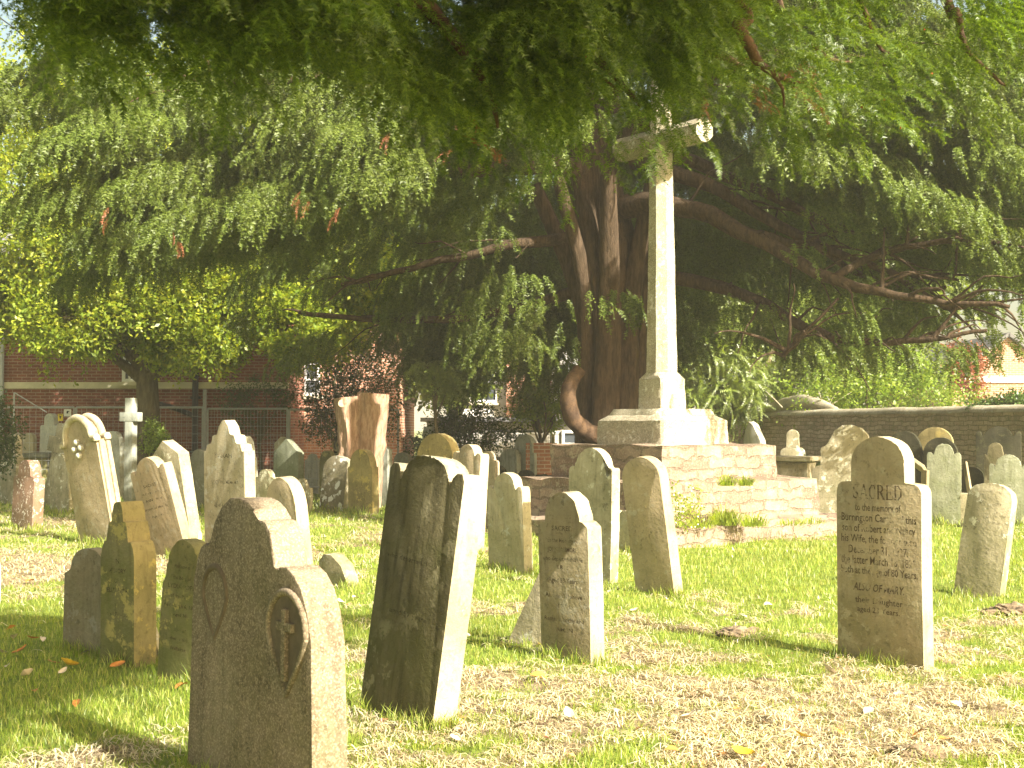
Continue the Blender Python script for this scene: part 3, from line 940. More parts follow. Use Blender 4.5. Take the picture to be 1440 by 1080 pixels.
# big yellow-green tree in front of the brick building
bt = at(212, 600, 27.3)
leafy('broadleaf_tree', 'yellow-green broadleaf tree with grey trunk before the brick building', 'tree', (bt.x - .1, 27.3, 6.3), (5.6, 2.4, 3.9), 23000, LEAF_T, M['leaf_light'], (3.6, .27), gap=.3, lobes=24, extra=[(at(px, 600, 26.6).x, 26.3 + .5 * math.sin(px), z) for px, z in ((20, 4.0), (60, 4.6), (105, 3.7), (150, 4.2), (185, 3.6), (225, 4.1), (260, 3.5), (300, 3.9), (335, 3.5), (370, 4.2), (400, 3.7), (440, 4.2), (465, 4.6), (425, 3.5), (485, 3.8), (410, 4.7), (505, 4.3), (520, 4.8), (120, 3.2), (170, 3.15), (240, 3.2), (290, 3.15), (325, 3.2), (380, 3.3), (445, 3.4), (80, 5.4), (130, 5.2), (-30, 4.2), (30, 6.4))],
      low=lambda x: 2.8 + .35 * math.sin(x * 2.1) + .25 * math.sin(x * 4.7 + 1) + (.0 if x > -8.5 else .15))
for px, zc, Y, rx, rz, lab in ((640, 4.6, 36, 3.2, 2.6, 'bright leafy tree glimpsed through gaps under the big yew'),
                         (420, 5.0, 37, 3.2, 2.8, 'sunlit leafy tree behind the brick wing beside the yew'),
                         (30, 7.4, 41.5, 4.6, 4.2, 'pale yellow tree rising over the brick building'),
                         (1060, 5.2, 36, 3.2, 3.2, 'sunlit green tree seen between the cross shaft and yew limbs'),
                         (1190, 6.0, 39, 4.2, 3.8, 'tall bright tree behind the boundary wall and laurel')):
    p = at(px, 600, Y)
    leafy('broadleaf_tree', lab, 'tree', (p.x, Y, zc), (rx, 2.2, rz), 4200, LEAF_B, M['leaf_back'], (2.2, .2), 'trees beyond the churchyard', .2, 10)
def shrub(name, label, cat, px, Y, zc, rx, rz, n, templ, mat, gap=.3, lobes=8, ry=None, s=(.8, 1.25), **kw):
    p = at(px, 600, Y)
    return leafy(name, label, cat, (p.x, Y, zc), (rx, ry or rx * .8, rz), n, templ, mat, kw.pop('trunk', None), None, gap, lobes, s=s, **kw)
shrub('laurel_bush', 'large glossy laurel bush above the boundary wall', 'bush', 1230, 33.5, 2.6, 2.5, 1.5, 1900, LEAF_T, M['leaf_laurel'], .3, 12, trunk=(1.4, .1))
shrub('copper_shrub', 'copper-leaved shrub beside the brick gable', 'bush', 1368, 37, 3.2, .6, 1.2, 420, LEAF_T, M['leaf_copper'], .4, 6, trunk=(2.2, .06))
shrub('conifer_bush', 'yellow-green feathery conifer drooping over the wall behind the plinth', 'bush', 1022, 34.2, 2.45, 1.3, .95, 700, [hang_spray(.5, 14, .08, .02, .6, .1) for _ in range(4)], M['conifer'], .5, 9, trunk=(1.7, .07))
shrub('conifer_bush', 'pale dead-twigged conifer behind the log on the wall', 'bush', 1112, 35, 2.9, 1.0, .9, 300, [hang_spray(.5, 14, .08, .02, .6, .1) for _ in range(4)], M['conifer'], .5, 7, trunk=(2.1, .06))
shrub('evergreen_shrub', 'dark evergreen shrub between the stump and the pale shed', 'bush', 655, 27, 1.25, 1.2, 1.0, 1100, LEAF_S, M['leaf_dark'], .35, 10, trunk=(.6, .05))
shrub('evergreen_shrub', 'round glossy green shrub in front of the pale shed', 'bush', 762, 26.5, 1.9, .8, .6, 700, LEAF_S, M['leaf_laurel'], .35, 8, trunk=(1.4, .05))
shrub('evergreen_shrub', 'dark ivy-clad bush beside the brick wing behind the stump', 'bush', 478, 29, 2.5, 1.5, 1.9, 1700, LEAF_S, M['leaf_dark'], .35, 9, trunk=(1.0, .07))
shrub('evergreen_shrub', 'thin twiggy shrub against the brick building right of the drainpipe', 'bush', 365, 29.5, 2.0, .9, .9, 300, LEAF_S, M['leaf_dark'], .3, 8, trunk=(1.3, .05))
shrub('evergreen_shrub', 'dark shrub at the corner of the brick building', 'bush', -8, 24, 1.2, .55, .9, 420, LEAF_S, M['leaf_dark'], .4, 6)
shrub('yew_sapling', 'bright green young yew sprig lit between stump and shed', 'bush', 612, 24, 2.55, .55, .3, 120, YEW_T, M['conifer'], .5, 5, trunk=(2.3, .04))
shrub('weedy_bush', 'bright yellow-green bramble behind the leaning tan headstone', 'bush', 262, 24, .35, .45, .35, 130, LEAF_S, M['leaf_light'], .5, 5)
shrub('ivy', 'clump of ivy growing at the foot of the grey trunk', 'ivy', 214, 26.9, 1.3, .36, .55, 160, LEAF_S, M['leaf_laurel'], .6, 5, ry=.2)

# ------------------------------------------------------------------ boundary wall
def wall_pts():
    a = at(1000, 600, 37); b = at(1480, 600, 24)
    return Vector((a.x, a.y, 0)), Vector((b.x, b.y, 0))
wa, wb = wall_pts()
wl = (wb - wa).length
wrot = Matrix.Rotation(math.atan2(wb.y - wa.y, wb.x - wa.x), 4, 'Z')
wt = empty('boundary_wall', wa, wrot)
tag(wt, 'long reddish rubble boundary wall with rounded pale coping', 'wall')
bm = bmesh.new()
add_box(bm, (wl / 2, .2, .78), (wl, .4, 2.0))
link('wall', bm_mesh('wall', bm), M['wallstone'], wt)
bm = bmesh.new()
N = 70
rows = []
for i in range(N + 1):
    x = wl * i / N
    dz = .03 * nz(x * 1.1, 2, 2) + .012 * nz(x * 5, 1, 1)
    rows.append([bm.verts.new((x, .2 - .27 * math.cos(math.pi * j / 8), 1.782 + dz + .15 * math.sin(math.pi * j / 8))) for j in range(9)])
for i in range(N):
    for j in range(8):
        bm.faces.new((rows[i][j], rows[i + 1][j], rows[i + 1][j + 1], rows[i][j + 1]))
    bm.faces.new((rows[i][0], rows[i][8], rows[i + 1][8], rows[i + 1][0]))
bm.faces.new(rows[0][::-1]); bm.faces.new(rows[-1])
link('coping', bm_mesh('coping', bm, 50), M['coping'], wt)
iv = at(1408, 566, 26.0)
leafy('ivy', 'thick green ivy mounded over the right end of the wall coping', 'ivy', (iv.x, 26.1, 1.98), (.85, .5, .36), 1000, LEAF_S, M['ivy'], None, None, .5, 9, low=lambda x: 1.45)
# log lying on the wall
bm = bmesh.new()
lg = [at(1075, 580, 34.1), at(1100, 572, 33.5), at(1128, 567, 32.8), at(1155, 572, 32.1), at(1178, 578, 31.5)]
lg = spline([p + Vector((0, .1, 0.02)) for p in lg], 5)
tube(bm, lg, [.15 * math.sin(math.pi * (.12 + .82 * i / (len(lg) - 1))) + .04 for i in range(len(lg))], 16, 3, .08, .2, 6)
for dx, a in ((1160, 12), (1164, 22), (1158, -4), (1100, -14)):
    p = at(dx, 573, 32.3)
    tube(bm, spline([p, p + Vector((a * .012, 0, .18)), p + Vector((a * .03, 0, .42))], 3), [.02, .018, .016, .014, .012, .01, .006], 5)
tag(link('log', bm_mesh('log', bm, 60), M['coping']), 'weathered grey log with twigs lying on the wall top', 'log')

# ------------------------------------------------------------------ buildings
def house_box(parent, name, x0, x1, y0, y1, z0, z1, mat):
    bm = bmesh.new()
    add_box(bm, ((x0 + x1) / 2, (y0 + y1) / 2, (z0 + z1) / 2), (x1 - x0, y1 - y0, z1 - z0))
    return link(name, bm_mesh(name, bm), mat, parent)
def window(parent, x0, x1, y, z0, z1, nv=1, nh=1, sill=True):
    bm = bmesh.new()
    t = .07
    w, h = x1 - x0, z1 - z0
    for c, s in (((x0 + t / 2, z0 + h / 2), (t, h)), ((x1 - t / 2, z0 + h / 2), (t, h)), (((x0 + x1) / 2, z0 + t / 2), (w - 2 * t, t)), (((x0 + x1) / 2, z1 - t / 2), (w - 2 * t, t))):
        add_box(bm, (c[0], y - .04, c[1]), (s[0], .08, s[1]))
    for i in range(nv): add_box(bm, (x0 + w * (i + 1) / (nv + 1), y - .03, z0 + h / 2), (.04, .05, h - 2 * t))
    for i in range(nh): add_box(bm, ((x0 + x1) / 2, y - .028, z0 + h * (i + 1) / (nh + 1)), (w - 2 * t, .045, .04))
    f = link('window', bm_mesh('window', bm), M['paint'], parent)
    bm = bmesh.new(); add_box(bm, ((x0 + x1) / 2, y - .008, z0 + h / 2), (w - 2 * t, .012, h - 2 * t))
    link('pane', bm_mesh('pane', bm), M['glass'], f)
    if sill:
        bm = bmesh.new(); add_box(bm, ((x0 + x1) / 2, y - .06, z0 - .05), (w + .16, .16, .1), bev=.01)
        link('sill', bm_mesh('sill', bm), M['band'], f)
    return f
# main brick building
bx0, bx1 = at(-120, 600, 31).x, at(404, 600, 31).x
bb = empty('brick_building', (0, 0, 0))
tag(bb, 'dark red brick building with cream string course behind the trees', 'building')
house_box(bb, 'wall', bx0, bx1, 31, 38, -.2, 5.2, M['brick'])
house_box(bb, 'string_course', bx0 - .03, bx1 + .03, 30.95, 31.02, 2.42, 2.58, M['band'])
bm = bmesh.new()
zr = 5.2
vv = [bm.verts.new(p) for p in ((bx0 - .3, 30.7, zr), (bx1 + .3, 30.7, zr), (bx1 + .3, 38.3, zr), (bx0 - .3, 38.3, zr), (bx0 - .3, 34.5, zr + 2), (bx1 + .3, 34.5, zr + 2))]
for f in ((0, 1, 5, 4), (2, 3, 4, 5), (1, 2, 5), (3, 0, 4), (3, 2, 1, 0)): bm.faces.new([vv[i] for i in f])
link('roof', bm_mesh('roof', bm), M['rooftile'], bb)
def bxpx(px): return at(px, 600, 31).x
def bzpy(py, Y=31): return at(720, py, Y).z
window(bb, bxpx(172), bxpx(192), 31, bzpy(537), bzpy(470), 1, 1)
window(bb, bxpx(-60), bxpx(-10), 31, bzpy(530), bzpy(440), 1, 1)
bm = bmesh.new()
tube(bm, [Vector((bxpx(4), 30.9, -.1)), Vector((bxpx(4), 30.9, 3)), Vector((bxpx(4), 30.9, 5.1))], [.05] * 3, 10)
link('downpipe', bm_mesh('downpipe', bm, 60), M['steel'], bb)
bm = bmesh.new()
x = bxpx(276)
tube(bm, [Vector((x, 30.88, -.1)), Vector((x, 30.88, 3)), Vector((x, 30.88, 5.1))], [.075] * 3, 10)
for z in (.9, 2.2): add_box(bm, (x, 30.94, z), (.24, .1, .06))
tube(bm, spline([(x, 30.86, 1.75), (x - .5, 30.8, 1.95), (x - 1.1, 30.84, 2.1)], 4), [.06] * 9, 8)
link('drainpipe', bm_mesh('drainpipe', bm, 60), M['pipe'], bb)
bm = bmesh.new()
tube(bm, [Vector((bxpx(289), 30.9, -.1)), Vector((bxpx(289), 30.9, 2.4))], [.045] * 2, 8)
link('vent_pipe', bm_mesh('vent_pipe', bm, 60), M['steel'], bb)
# sunlit wing
wg = empty('brick_wing', (0, 0, 0))
tag(wg, 'sunlit orange brick wing with tall white window beside the dark building', 'building')
wx0, wx1 = at(407, 600, 33.5).x, at(560, 600, 33.5).x
house_box(wg, 'wall', wx0, wx1, 33.5, 39, -.2, 5.0, M['brick_pale'])
house_box(wg, 'roof', wx0 - .2, wx1 + .2, 33.2, 39.3, 5.02, 5.25, M['rooftile'])
window(wg, at(409, 600, 33.5).x, at(450, 600, 33.5).x, 33.5, bzpy(556, 33.5), bzpy(490, 33.5), 1, 2)
# white house in the gap
hw = empty('white_house', (0, 0, 0))
tag(hw, 'white rendered house with brick gable glimpsed under the yew', 'building')
hx = lambda px: at(px, 600, 42).x
house_box(hw, 'wall', hx(640), hx(840), 42, 50, -.2, 4.6, M['render'])
bm = bmesh.new()
x0, x1, xm = hx(712), hx(775), hx(742)
pr = [(x0, 0), (x1, 0), (x1, 3.9), (xm, 5.2), (x0, 3.9)]
fr = [bm.verts.new((a, 41.6, b)) for a, b in pr]; bk = [bm.verts.new((a, 41.99, b)) for a, b in pr]
bm.faces.new(fr); bm.faces.new(bk[::-1])
for i in range(5): bm.faces.new((fr[i], bk[i], bk[(i + 1) % 5], fr[(i + 1) % 5]))
link('gable', bm_mesh('gable', bm), M['brick_pale'], hw)
bm = bmesh.new()
vv = [bm.verts.new(p) for p in ((hx(630), 41.4, 4.5), (hx(850), 41.4, 4.5), (hx(850), 50.4, 4.5), (hx(630), 50.4, 4.5), (hx(630), 46, 6.8), (hx(850), 46, 6.8))]
for f in ((0, 1, 5, 4), (2, 3, 4, 5), (1, 2, 5), (3, 0, 4), (3, 2, 1, 0)): bm.faces.new([vv[i] for i in f])
link('roof', bm_mesh('roof', bm), M['rooftile'], hw)
window(hw, hx(660), hx(700), 42, 2.3, 3.6, 1, 1)
window(hw, hx(785), hx(815), 42, 2.3, 3.6, 1, 1)
# pale shed
sh = empty('shed', (0, 0, 0))
tag(sh, 'pale weatherboard shed with flat roof behind the shrubs', 'shed')
sx = lambda px: at(px, 600, 34).x
house_box(sh, 'wall', sx(600), sx(835), 34, 37, -.1, 1.62, M['board'])
house_box(sh, 'roof', sx(592), sx(843), 33.75, 37.2, 1.63, 1.74, M['rooftile'])
house_box(sh, 'plinth', sx(599), sx(836), 33.92, 33.99, -.1, .7, M['pipe'])
window(sh, sx(790), sx(828), 34, 1.0, 1.4, 0, 0)
# brick house at the right
hr = empty('brick_house', (0, 0, 0))
tag(hr, 'pale brick house gable with white band at the edge by the copper shrub', 'building')
rx = lambda px: at(px, 600, 45).x
house_box(hr, 'wall', rx(1340), rx(1500), 45, 53, -.2, bzpy(534, 45), M['brick_pale'])
bm = bmesh.new()
zb = bzpy(534, 45)
pr = [(rx(1340), zb + .002), (rx(1500), zb + .002), (rx(1418), bzpy(474, 45))]
fr = [bm.verts.new((a, 45.0, b)) for a, b in pr]; bk = [bm.verts.new((a, 53, b)) for a, b in pr]
bm.faces.new(fr); bm.faces.new(bk[::-1])
for i in range(3): bm.faces.new((fr[i], bk[i], bk[(i + 1) % 3], fr[(i + 1) % 3]))
link('gable', bm_mesh('gable', bm), M['brick_pale'], hr)
house_box(hr, 'string_course', rx(1338), rx(1502), 44.93, 44.99, bzpy(538, 45), bzpy(530, 45), M['paint'])
bm = bmesh.new()
for xe in (1326, 1514):
    a = Vector((rx(1418), 44.8, bzpy(470, 45))); b = Vector((rx(xe), 44.8, bzpy(541, 45)))
    d = (b - a).normalized(); nrm = Vector((0, 1, 0)).cross(d).normalized() * .06
    vs = [a - nrm, b - nrm, b + nrm, a + nrm]
    f1 = [bm.verts.new(p) for p in vs]; f2 = [bm.verts.new(p + Vector((0, 8.4, 0))) for p in vs]
    bm.faces.new(f1); bm.faces.new(f2[::-1])
    for i in range(4): bm.faces.new((f1[i], f2[i], f2[(i + 1) % 4], f1[(i + 1) % 4]))
link('roof', bm_mesh('roof', bm), M['rooftile'], hr)

# mesh security fence along the far side
def fence_panel(px0, px1, Y0, Y1, ztop, label):
    a = at(px0, 600, Y0); b = at(px1, 600, Y1)
    t = empty('mesh_fence_panel', (a.x, a.y, 0))
    tag(t, label, 'fence', 'mesh fence panels along the far side')
    d = Vector((b.x - a.x, b.y - a.y, 0)); L_ = d.length; u = d / L_
    bm = bmesh.new()
    tube(bm, [Vector((0, 0, -.1)), Vector((0, 0, ztop))], [.024] * 2, 8)
    tube(bm, [u * L_ + Vector((0, 0, -.1)), u * L_ + Vector((0, 0, ztop))], [.024] * 2, 8)
    tube(bm, [Vector((0, 0, ztop)), u * L_ + Vector((0, 0, ztop))], [.024] * 2, 8)
    tube(bm, [Vector((0, 0, .15)), u * L_ + Vector((0, 0, .15))], [.02] * 2, 8)
    link('frame', bm_mesh('frame', bm, 60), M['steel'], t)
    bm = bmesh.new()
    for i in range(1, 9):
        z = .15 + (ztop - .15) * i / 9
        tube(bm, [Vector((0, 0, z)), u * L_ + Vector((0, 0, z))], [.0035] * 2, 4)
    for i in range(1, 24):
        p = u * (L_ * i / 24)
        tube(bm, [p + Vector((0, 0, .15)), p + Vector((0, 0, ztop))], [.003] * 2, 4)
    link('mesh', bm_mesh('mesh', bm), M['steel'], t)
fence_panel(-110, 104, 28.6, 28.6, 1.93, 'steel mesh fence panel before the brick wall, left of the white sign')
fence_panel(107, 285, 28.6, 28.6, 1.93, 'steel mesh fence panel behind the white stone cross')
fence_panel(292, 404, 28.6, 28.6, 1.9, 'steel mesh fence panel between the drainpipe and brick wing')
fence_panel(407, 560, 28.6, 28.9, 1.88, 'steel mesh fence panel behind the tree stump')
fence_panel(690, 775, 28, 27.4, 1.4, 'low slanting mesh fence panel in front of the pale shed')
bm = bmesh.new()
p0 = at(20, 552, 27.5); p1 = at(66, 580, 27.2)
tube(bm, [p0, p0.lerp(p1, .5), p1], [.012] * 3, 6)
tube(bm, [p0, Vector((p0.x, p0.y, -.1))], [.02] * 2, 6)
tag(link('stay_pole', bm_mesh('stay_pole', bm), M['steel']), 'thin slanting steel stay beside the mesh fence', 'pole')
def sign(px0, px1, py0, py1, Y, mat, label, mark):
    a = at(px0, py1, Y); b = at(px1, py0, Y)
    t = empty('fence_sign', (a.x, Y, a.z)); tag(t, label, 'sign')
    bm = bmesh.new(); w, h = b.x - a.x, b.z - a.z
    add_box(bm, (w / 2, 0, h / 2), (w, .012, h), bev=.002)
    link('plate', bm_mesh('plate', bm), mat, t)
    bm = bmesh.new()
    if mark == 'tri':
        vs = [bm.verts.new(p) for p in ((w * .25, -.009, h * .3), (w * .75, -.009, h * .3), (w * .5, -.009, h * .75))]
        bm.faces.new(vs)
        add_box(bm, (w * .5, -.01, h * .14), (w * .7, .004, h * .08))
    else:
        add_box(bm, (w * .5, -.01, h * .42), (w * .22, .004, h * .34)); add_box(bm, (w * .62, -.01, h * .3), (w * .3, .0045, h * .12))
    link('symbol', bm_mesh('symbol', bm), M['pipe'], t)
sign(81.5, 88.5, 592, 582, 28.5, M['yellow'], 'small yellow warning sign hung on the mesh fence', 'tri')
sign(90, 100, 585.5, 575.5, 28.5, M['paint'], 'small square white sign hung on the mesh fence', 'sq')

# brick pier and post by the steps
bm = bmesh.new()
p = at(772, 640, 25.5)
add_box(bm, (p.x - .15, 25.6, .5), (.62, .3, 1.35))
tag(link('brick_pier', bm_mesh('brick_pier', bm), M['brick_pale']), 'low red brick wall end beside the steps', 'wall')
bm = bmesh.new()
p = at(778, 640, 25)
tube(bm, [Vector((p.x, 25, -.1)), Vector((p.x, 25, 1.35))], [.03, .03], 8)
tag(link('fence_post', bm_mesh('fence_post', bm), M['mossy_green']), 'thin green post standing before the low brick wall', 'post')
# cable in the sky
bm = bmesh.new()
q = spline([at(-60, -20, 24), at(0, 25, 24), at(27, 46, 24), at(70, 90, 24.3), at(130, 160, 25)], 5)
tube(bm, q, [.012] * len(q), 6)
tag(link('overhead_cable', bm_mesh('overhead_cable', bm), M['pipe']), 'thin overhead cable crossing the patch of open sky', 'cable')

# ------------------------------------------------------------------ the stone cross on steps
MA = 52.0
ma = R(MA)
mu = Vector((math.cos(ma), -math.sin(ma), 0)); mv = Vector((math.sin(ma), math.cos(ma), 0))
corner = ground(930, 773)
W1 = 3.9
MC = corner + (mv - mu) * (W1 / 2)
mrot = Matrix.Rotation(-ma, 4, 'Z')
mc = empty('memorial_cross', Vector((MC.x, MC.y, 0)), mrot)
tag(mc, 'tall pale stone cross on a stepped rubble base', 'monument')
def rough_block(w, d, z0, z1, seg, amp, seed, bev=.03):
    """a built-up tier: sides cut into a grid and knocked about so the edges run unevenly"""
    bm = bmesh.new()
    add_box(bm, (0, 0, (z0 + z1) / 2), (w, d, z1 - z0))
    bmesh.ops.subdivide_edges(bm, edges=[e for e in bm.edges if abs(e.verts[0].co.z - e.verts[1].co.z) < 1e-4], cuts=seg, use_grid_fill=True)
    bmesh.ops.subdivide_edges(bm, edges=[e for e in bm.edges if abs(e.verts[0].co.z - e.verts[1].co.z) > 1e-4], cuts=4, use_grid_fill=True)
    for v in bm.verts:
        c = v.co
        n = Vector((nz(c.x * 3, c.y * 3, c.z * 6 + seed), nz(c.x * 3 + 9, c.y * 3, c.z * 6 + seed), nz(c.x * 2.2, c.y * 2.2 + 5, seed) * 1.0))
        v.co = c + n * amp
    return bm_mesh('tier', bm, 55)
link('step', rough_block(W1, W1, -.2, .25, 26, .065, 1), M['rubble'], mc)
link('step', rough_block(3.1, 3.1, .2, .77, 22, .055, 2), M['rubble'], mc)
link('step', rough_block(2.28, 2.28, .7, 1.245, 18, .042, 3), M['rubble'], mc)
def prism(bm, w, z0, z1, w2=None, ch=0.0, ch2=None, zsub=1):
    """square prism with chamfered corners, tapering to w2"""
    w2 = w if w2 is None else w2
    ch2 = ch if ch2 is None else ch2
    rings = []
    for i in range(zsub + 1):
        t = i / zsub
        a = (w + (w2 - w) * t) / 2; c = ch + (ch2 - ch) * t
        pts = [(a - c, -a), (a, -a + c), (a, a - c), (a - c, a), (-a + c, a), (-a, a - c), (-a, -a + c), (-a + c, -a)] if c > 1e-4 else [(a, -a), (a, a), (-a, a), (-a, -a)]
        rings.append([bm.verts.new((x, y, z0 + (z1 - z0) * t)) for x, y in pts])
    n = len(rings[0])
    for i in range(zsub):
        for j in range(n): bm.faces.new((rings[i][j], rings[i][(j + 1) % n], rings[i + 1][(j + 1) % n], rings[i + 1][j]))
    bm.faces.new(rings[0][::-1]); bm.faces.new(rings[-1])
bm = bmesh.new()
prism(bm, 1.36, 1.24, 1.58, 1.34, .03)
prism(bm, 1.34, 1.582, 1.66, 1.16, .03, .08)
prism(bm, 1.14, 1.662, 1.75, 1.06, .08)
bmesh.ops.subdivide_edges(bm, edges=bm.edges[:], cuts=5, use_grid_fill=True)
for v in bm.verts:
    v.co += Vector((nz(*(v.co * 5)), nz(*(v.co * 5 + Vector((7, 0, 0)))), .6 * nz(*(v.co * 6)))) * .014
link('plinth', bm_mesh('plinth', bm, 45), M['crossstone'], mc)
bm = bmesh.new()
prism(bm, .50, 1.75, 2.18, .49, .02, .03, 5)
prism(bm, .49, 2.182, 2.28, .43, .03, .12, 2)
bmesh.ops.subdivide_edges(bm, edges=bm.edges[:], cuts=2, use_grid_fill=True)
for v in bm.verts: v.co += Vector((nz(*(v.co * 8)), nz(*(v.co * 8 + Vector((7, 0, 0)))), 0)) * .008
link('shaft_base', bm_mesh('shaft_base', bm, 45), M['crossstone'], mc)
bm = bmesh.new()
prism(bm, .43, 2.282, 6.5, .285, .12, .085, 40)
for v in bm.verts: v.co += Vector((nz(*(v.co * 6)), nz(*(v.co * 6 + Vector((7, 0, 0)))), 0)) * .007
link('shaft', bm_mesh('shaft', bm, 30), M['crossstone'], mc)
bm = bmesh.new()
prism(bm, .33, -.86, .86, .33, .1, .1, 12)
for v in bm.verts: v.co += Vector((nz(*(v.co * 6)), nz(*(v.co * 6 + Vector((7, 0, 0)))), 0)) * .006
am = link('crossarm', bm_mesh('crossarm', bm, 30), M['crossstone'], mc)
am.matrix_local = Matrix.Translation((0, 0, 5.64)) @ Matrix.Rotation(R(90), 4, 'Y')

# weeds on the steps
def tuft(name, label, loc, n, h, spread, mat, cat='weed', group=None, flat=.6):
    P = []
    base = Vector(loc)
    V = []; T = []
    for i in range(n):
        a = random.uniform(0, 6.283); r = spread * math.sqrt(random.random())
        b = Vector((math.cos(a) * r, math.sin(a) * r, 0))
        d = Vector((math.cos(a), math.sin(a), 0)) * random.uniform(.1, flat) + Vector((random.gauss(0, .15), random.gauss(0, .15), 0))
        hh = h * random.uniform(.3, 1.15) * (1.1 - .5 * r / spread)
        w = Vector((-math.sin(a), math.cos(a), 0)) * (.0035 + .008 * h)
        m1 = b + d * hh * .4 + Vector((0, 0, hh * .65)); tp_ = b + d * hh * random.uniform(1.0, 1.5) + Vector((0, 0, hh * random.uniform(.0, 1.)))
        k0 = len(V)
        V += [b - w, b + w, m1 + w * .8, m1 - w * .8, tp_]
        T += [(k0, k0 + 1, k0 + 2), (k0, k0 + 2, k0 + 3), (k0 + 3, k0 + 2, k0 + 4)]
    o = link(name, np_mesh(name, np.array([tuple(v) for v in V]), np.array(T)), mat)
    o.location = base
    return tag(o, label, cat, group)
def on_step(px, py, z): return ground(px, py, z)
for px, py, z, n, h, s, lab in ((1018, 738, .25, 260, .34, .20, 'long drooping grass tuft on the lowest step of the cross'),
                           (1060, 740, .25, 160, .26, .18, 'second long grass tuft on the lowest step, nearer its end'),
                           (985, 742, .25, 120, .2, .2, 'short grass tuft on the lowest step beside the flowering weed'),
                           (1110, 738, .25, 70, .13, .2, 'low weed on the lowest step between grass tuft and step end'),
                           (1140, 736, .25, 90, .14, .2, 'small weed at the far end of the lowest step'),
                           (1022, 683, .77, 150, .2, .12, 'grass tuft hanging from the middle step of the cross'),
                           (1048, 683, .77, 130, .2, .1, 'smaller grass tuft on the middle step edge'),
                           (780, 690, .5, 170, .24, .28, 'bright green weed beside the dark round stones at the steps'),
                           (700, 752, .05, 70, .16, .12, 'grass tuft by the foot of the eared beige headstone'),
                           (455, 775, .0, 60, .12, .1, 'grass tuft behind the small pointed marker stone')):
    tuft('grass_tuft', lab, on_step(px, py, z - .01), n, h, s, M['weed'], 'grass tuft', 'tufts of grass and weeds around the steps', .9)
fw = on_step(958, 742, .25)
wt_ = empty('flowering_weed', fw); tag(wt_, 'leafy weed with tiny white flowers on the lowest step', 'weed')
P = rng.normal(0, 1, (90, 3)) * np.array([.14, .12, .13]) + np.array([0, 0, .2]); P[:, 2] = np.abs(P[:, 2])
Vv, Tt = place([leaf_cluster(9, .05, .05, .02) for _ in range(4)], P, rng.uniform(0, 6, 90), rng.uniform(.7, 1.2, 90), .5)
link('leaves', np_mesh('leaves', Vv, Tt), M['weed'], wt_)
bm = bmesh.new()
bmesh.ops.create_icosphere(bm, subdivisions=1, radius=.011)
fme = bm_mesh('flower', bm, 80); fme.materials.append(M['flower'])
for i in range(40):
    link('flower', fme, None, wt_).location = (random.gauss(-.02, .12), random.gauss(-.05, .1), abs(random.gauss(.22, .12)))

rng = np.random.default_rng(404); random.seed(404)
# ------------------------------------------------------------------ headstones
def arc(cx, cz, rx, rz, a0, a1, n=12):
    return [(cx + rx * math.cos(R(a0 + (a1 - a0) * i / n)), cz + rz * math.sin(R(a0 + (a1 - a0) * i / n))) for i in range(n + 1)]

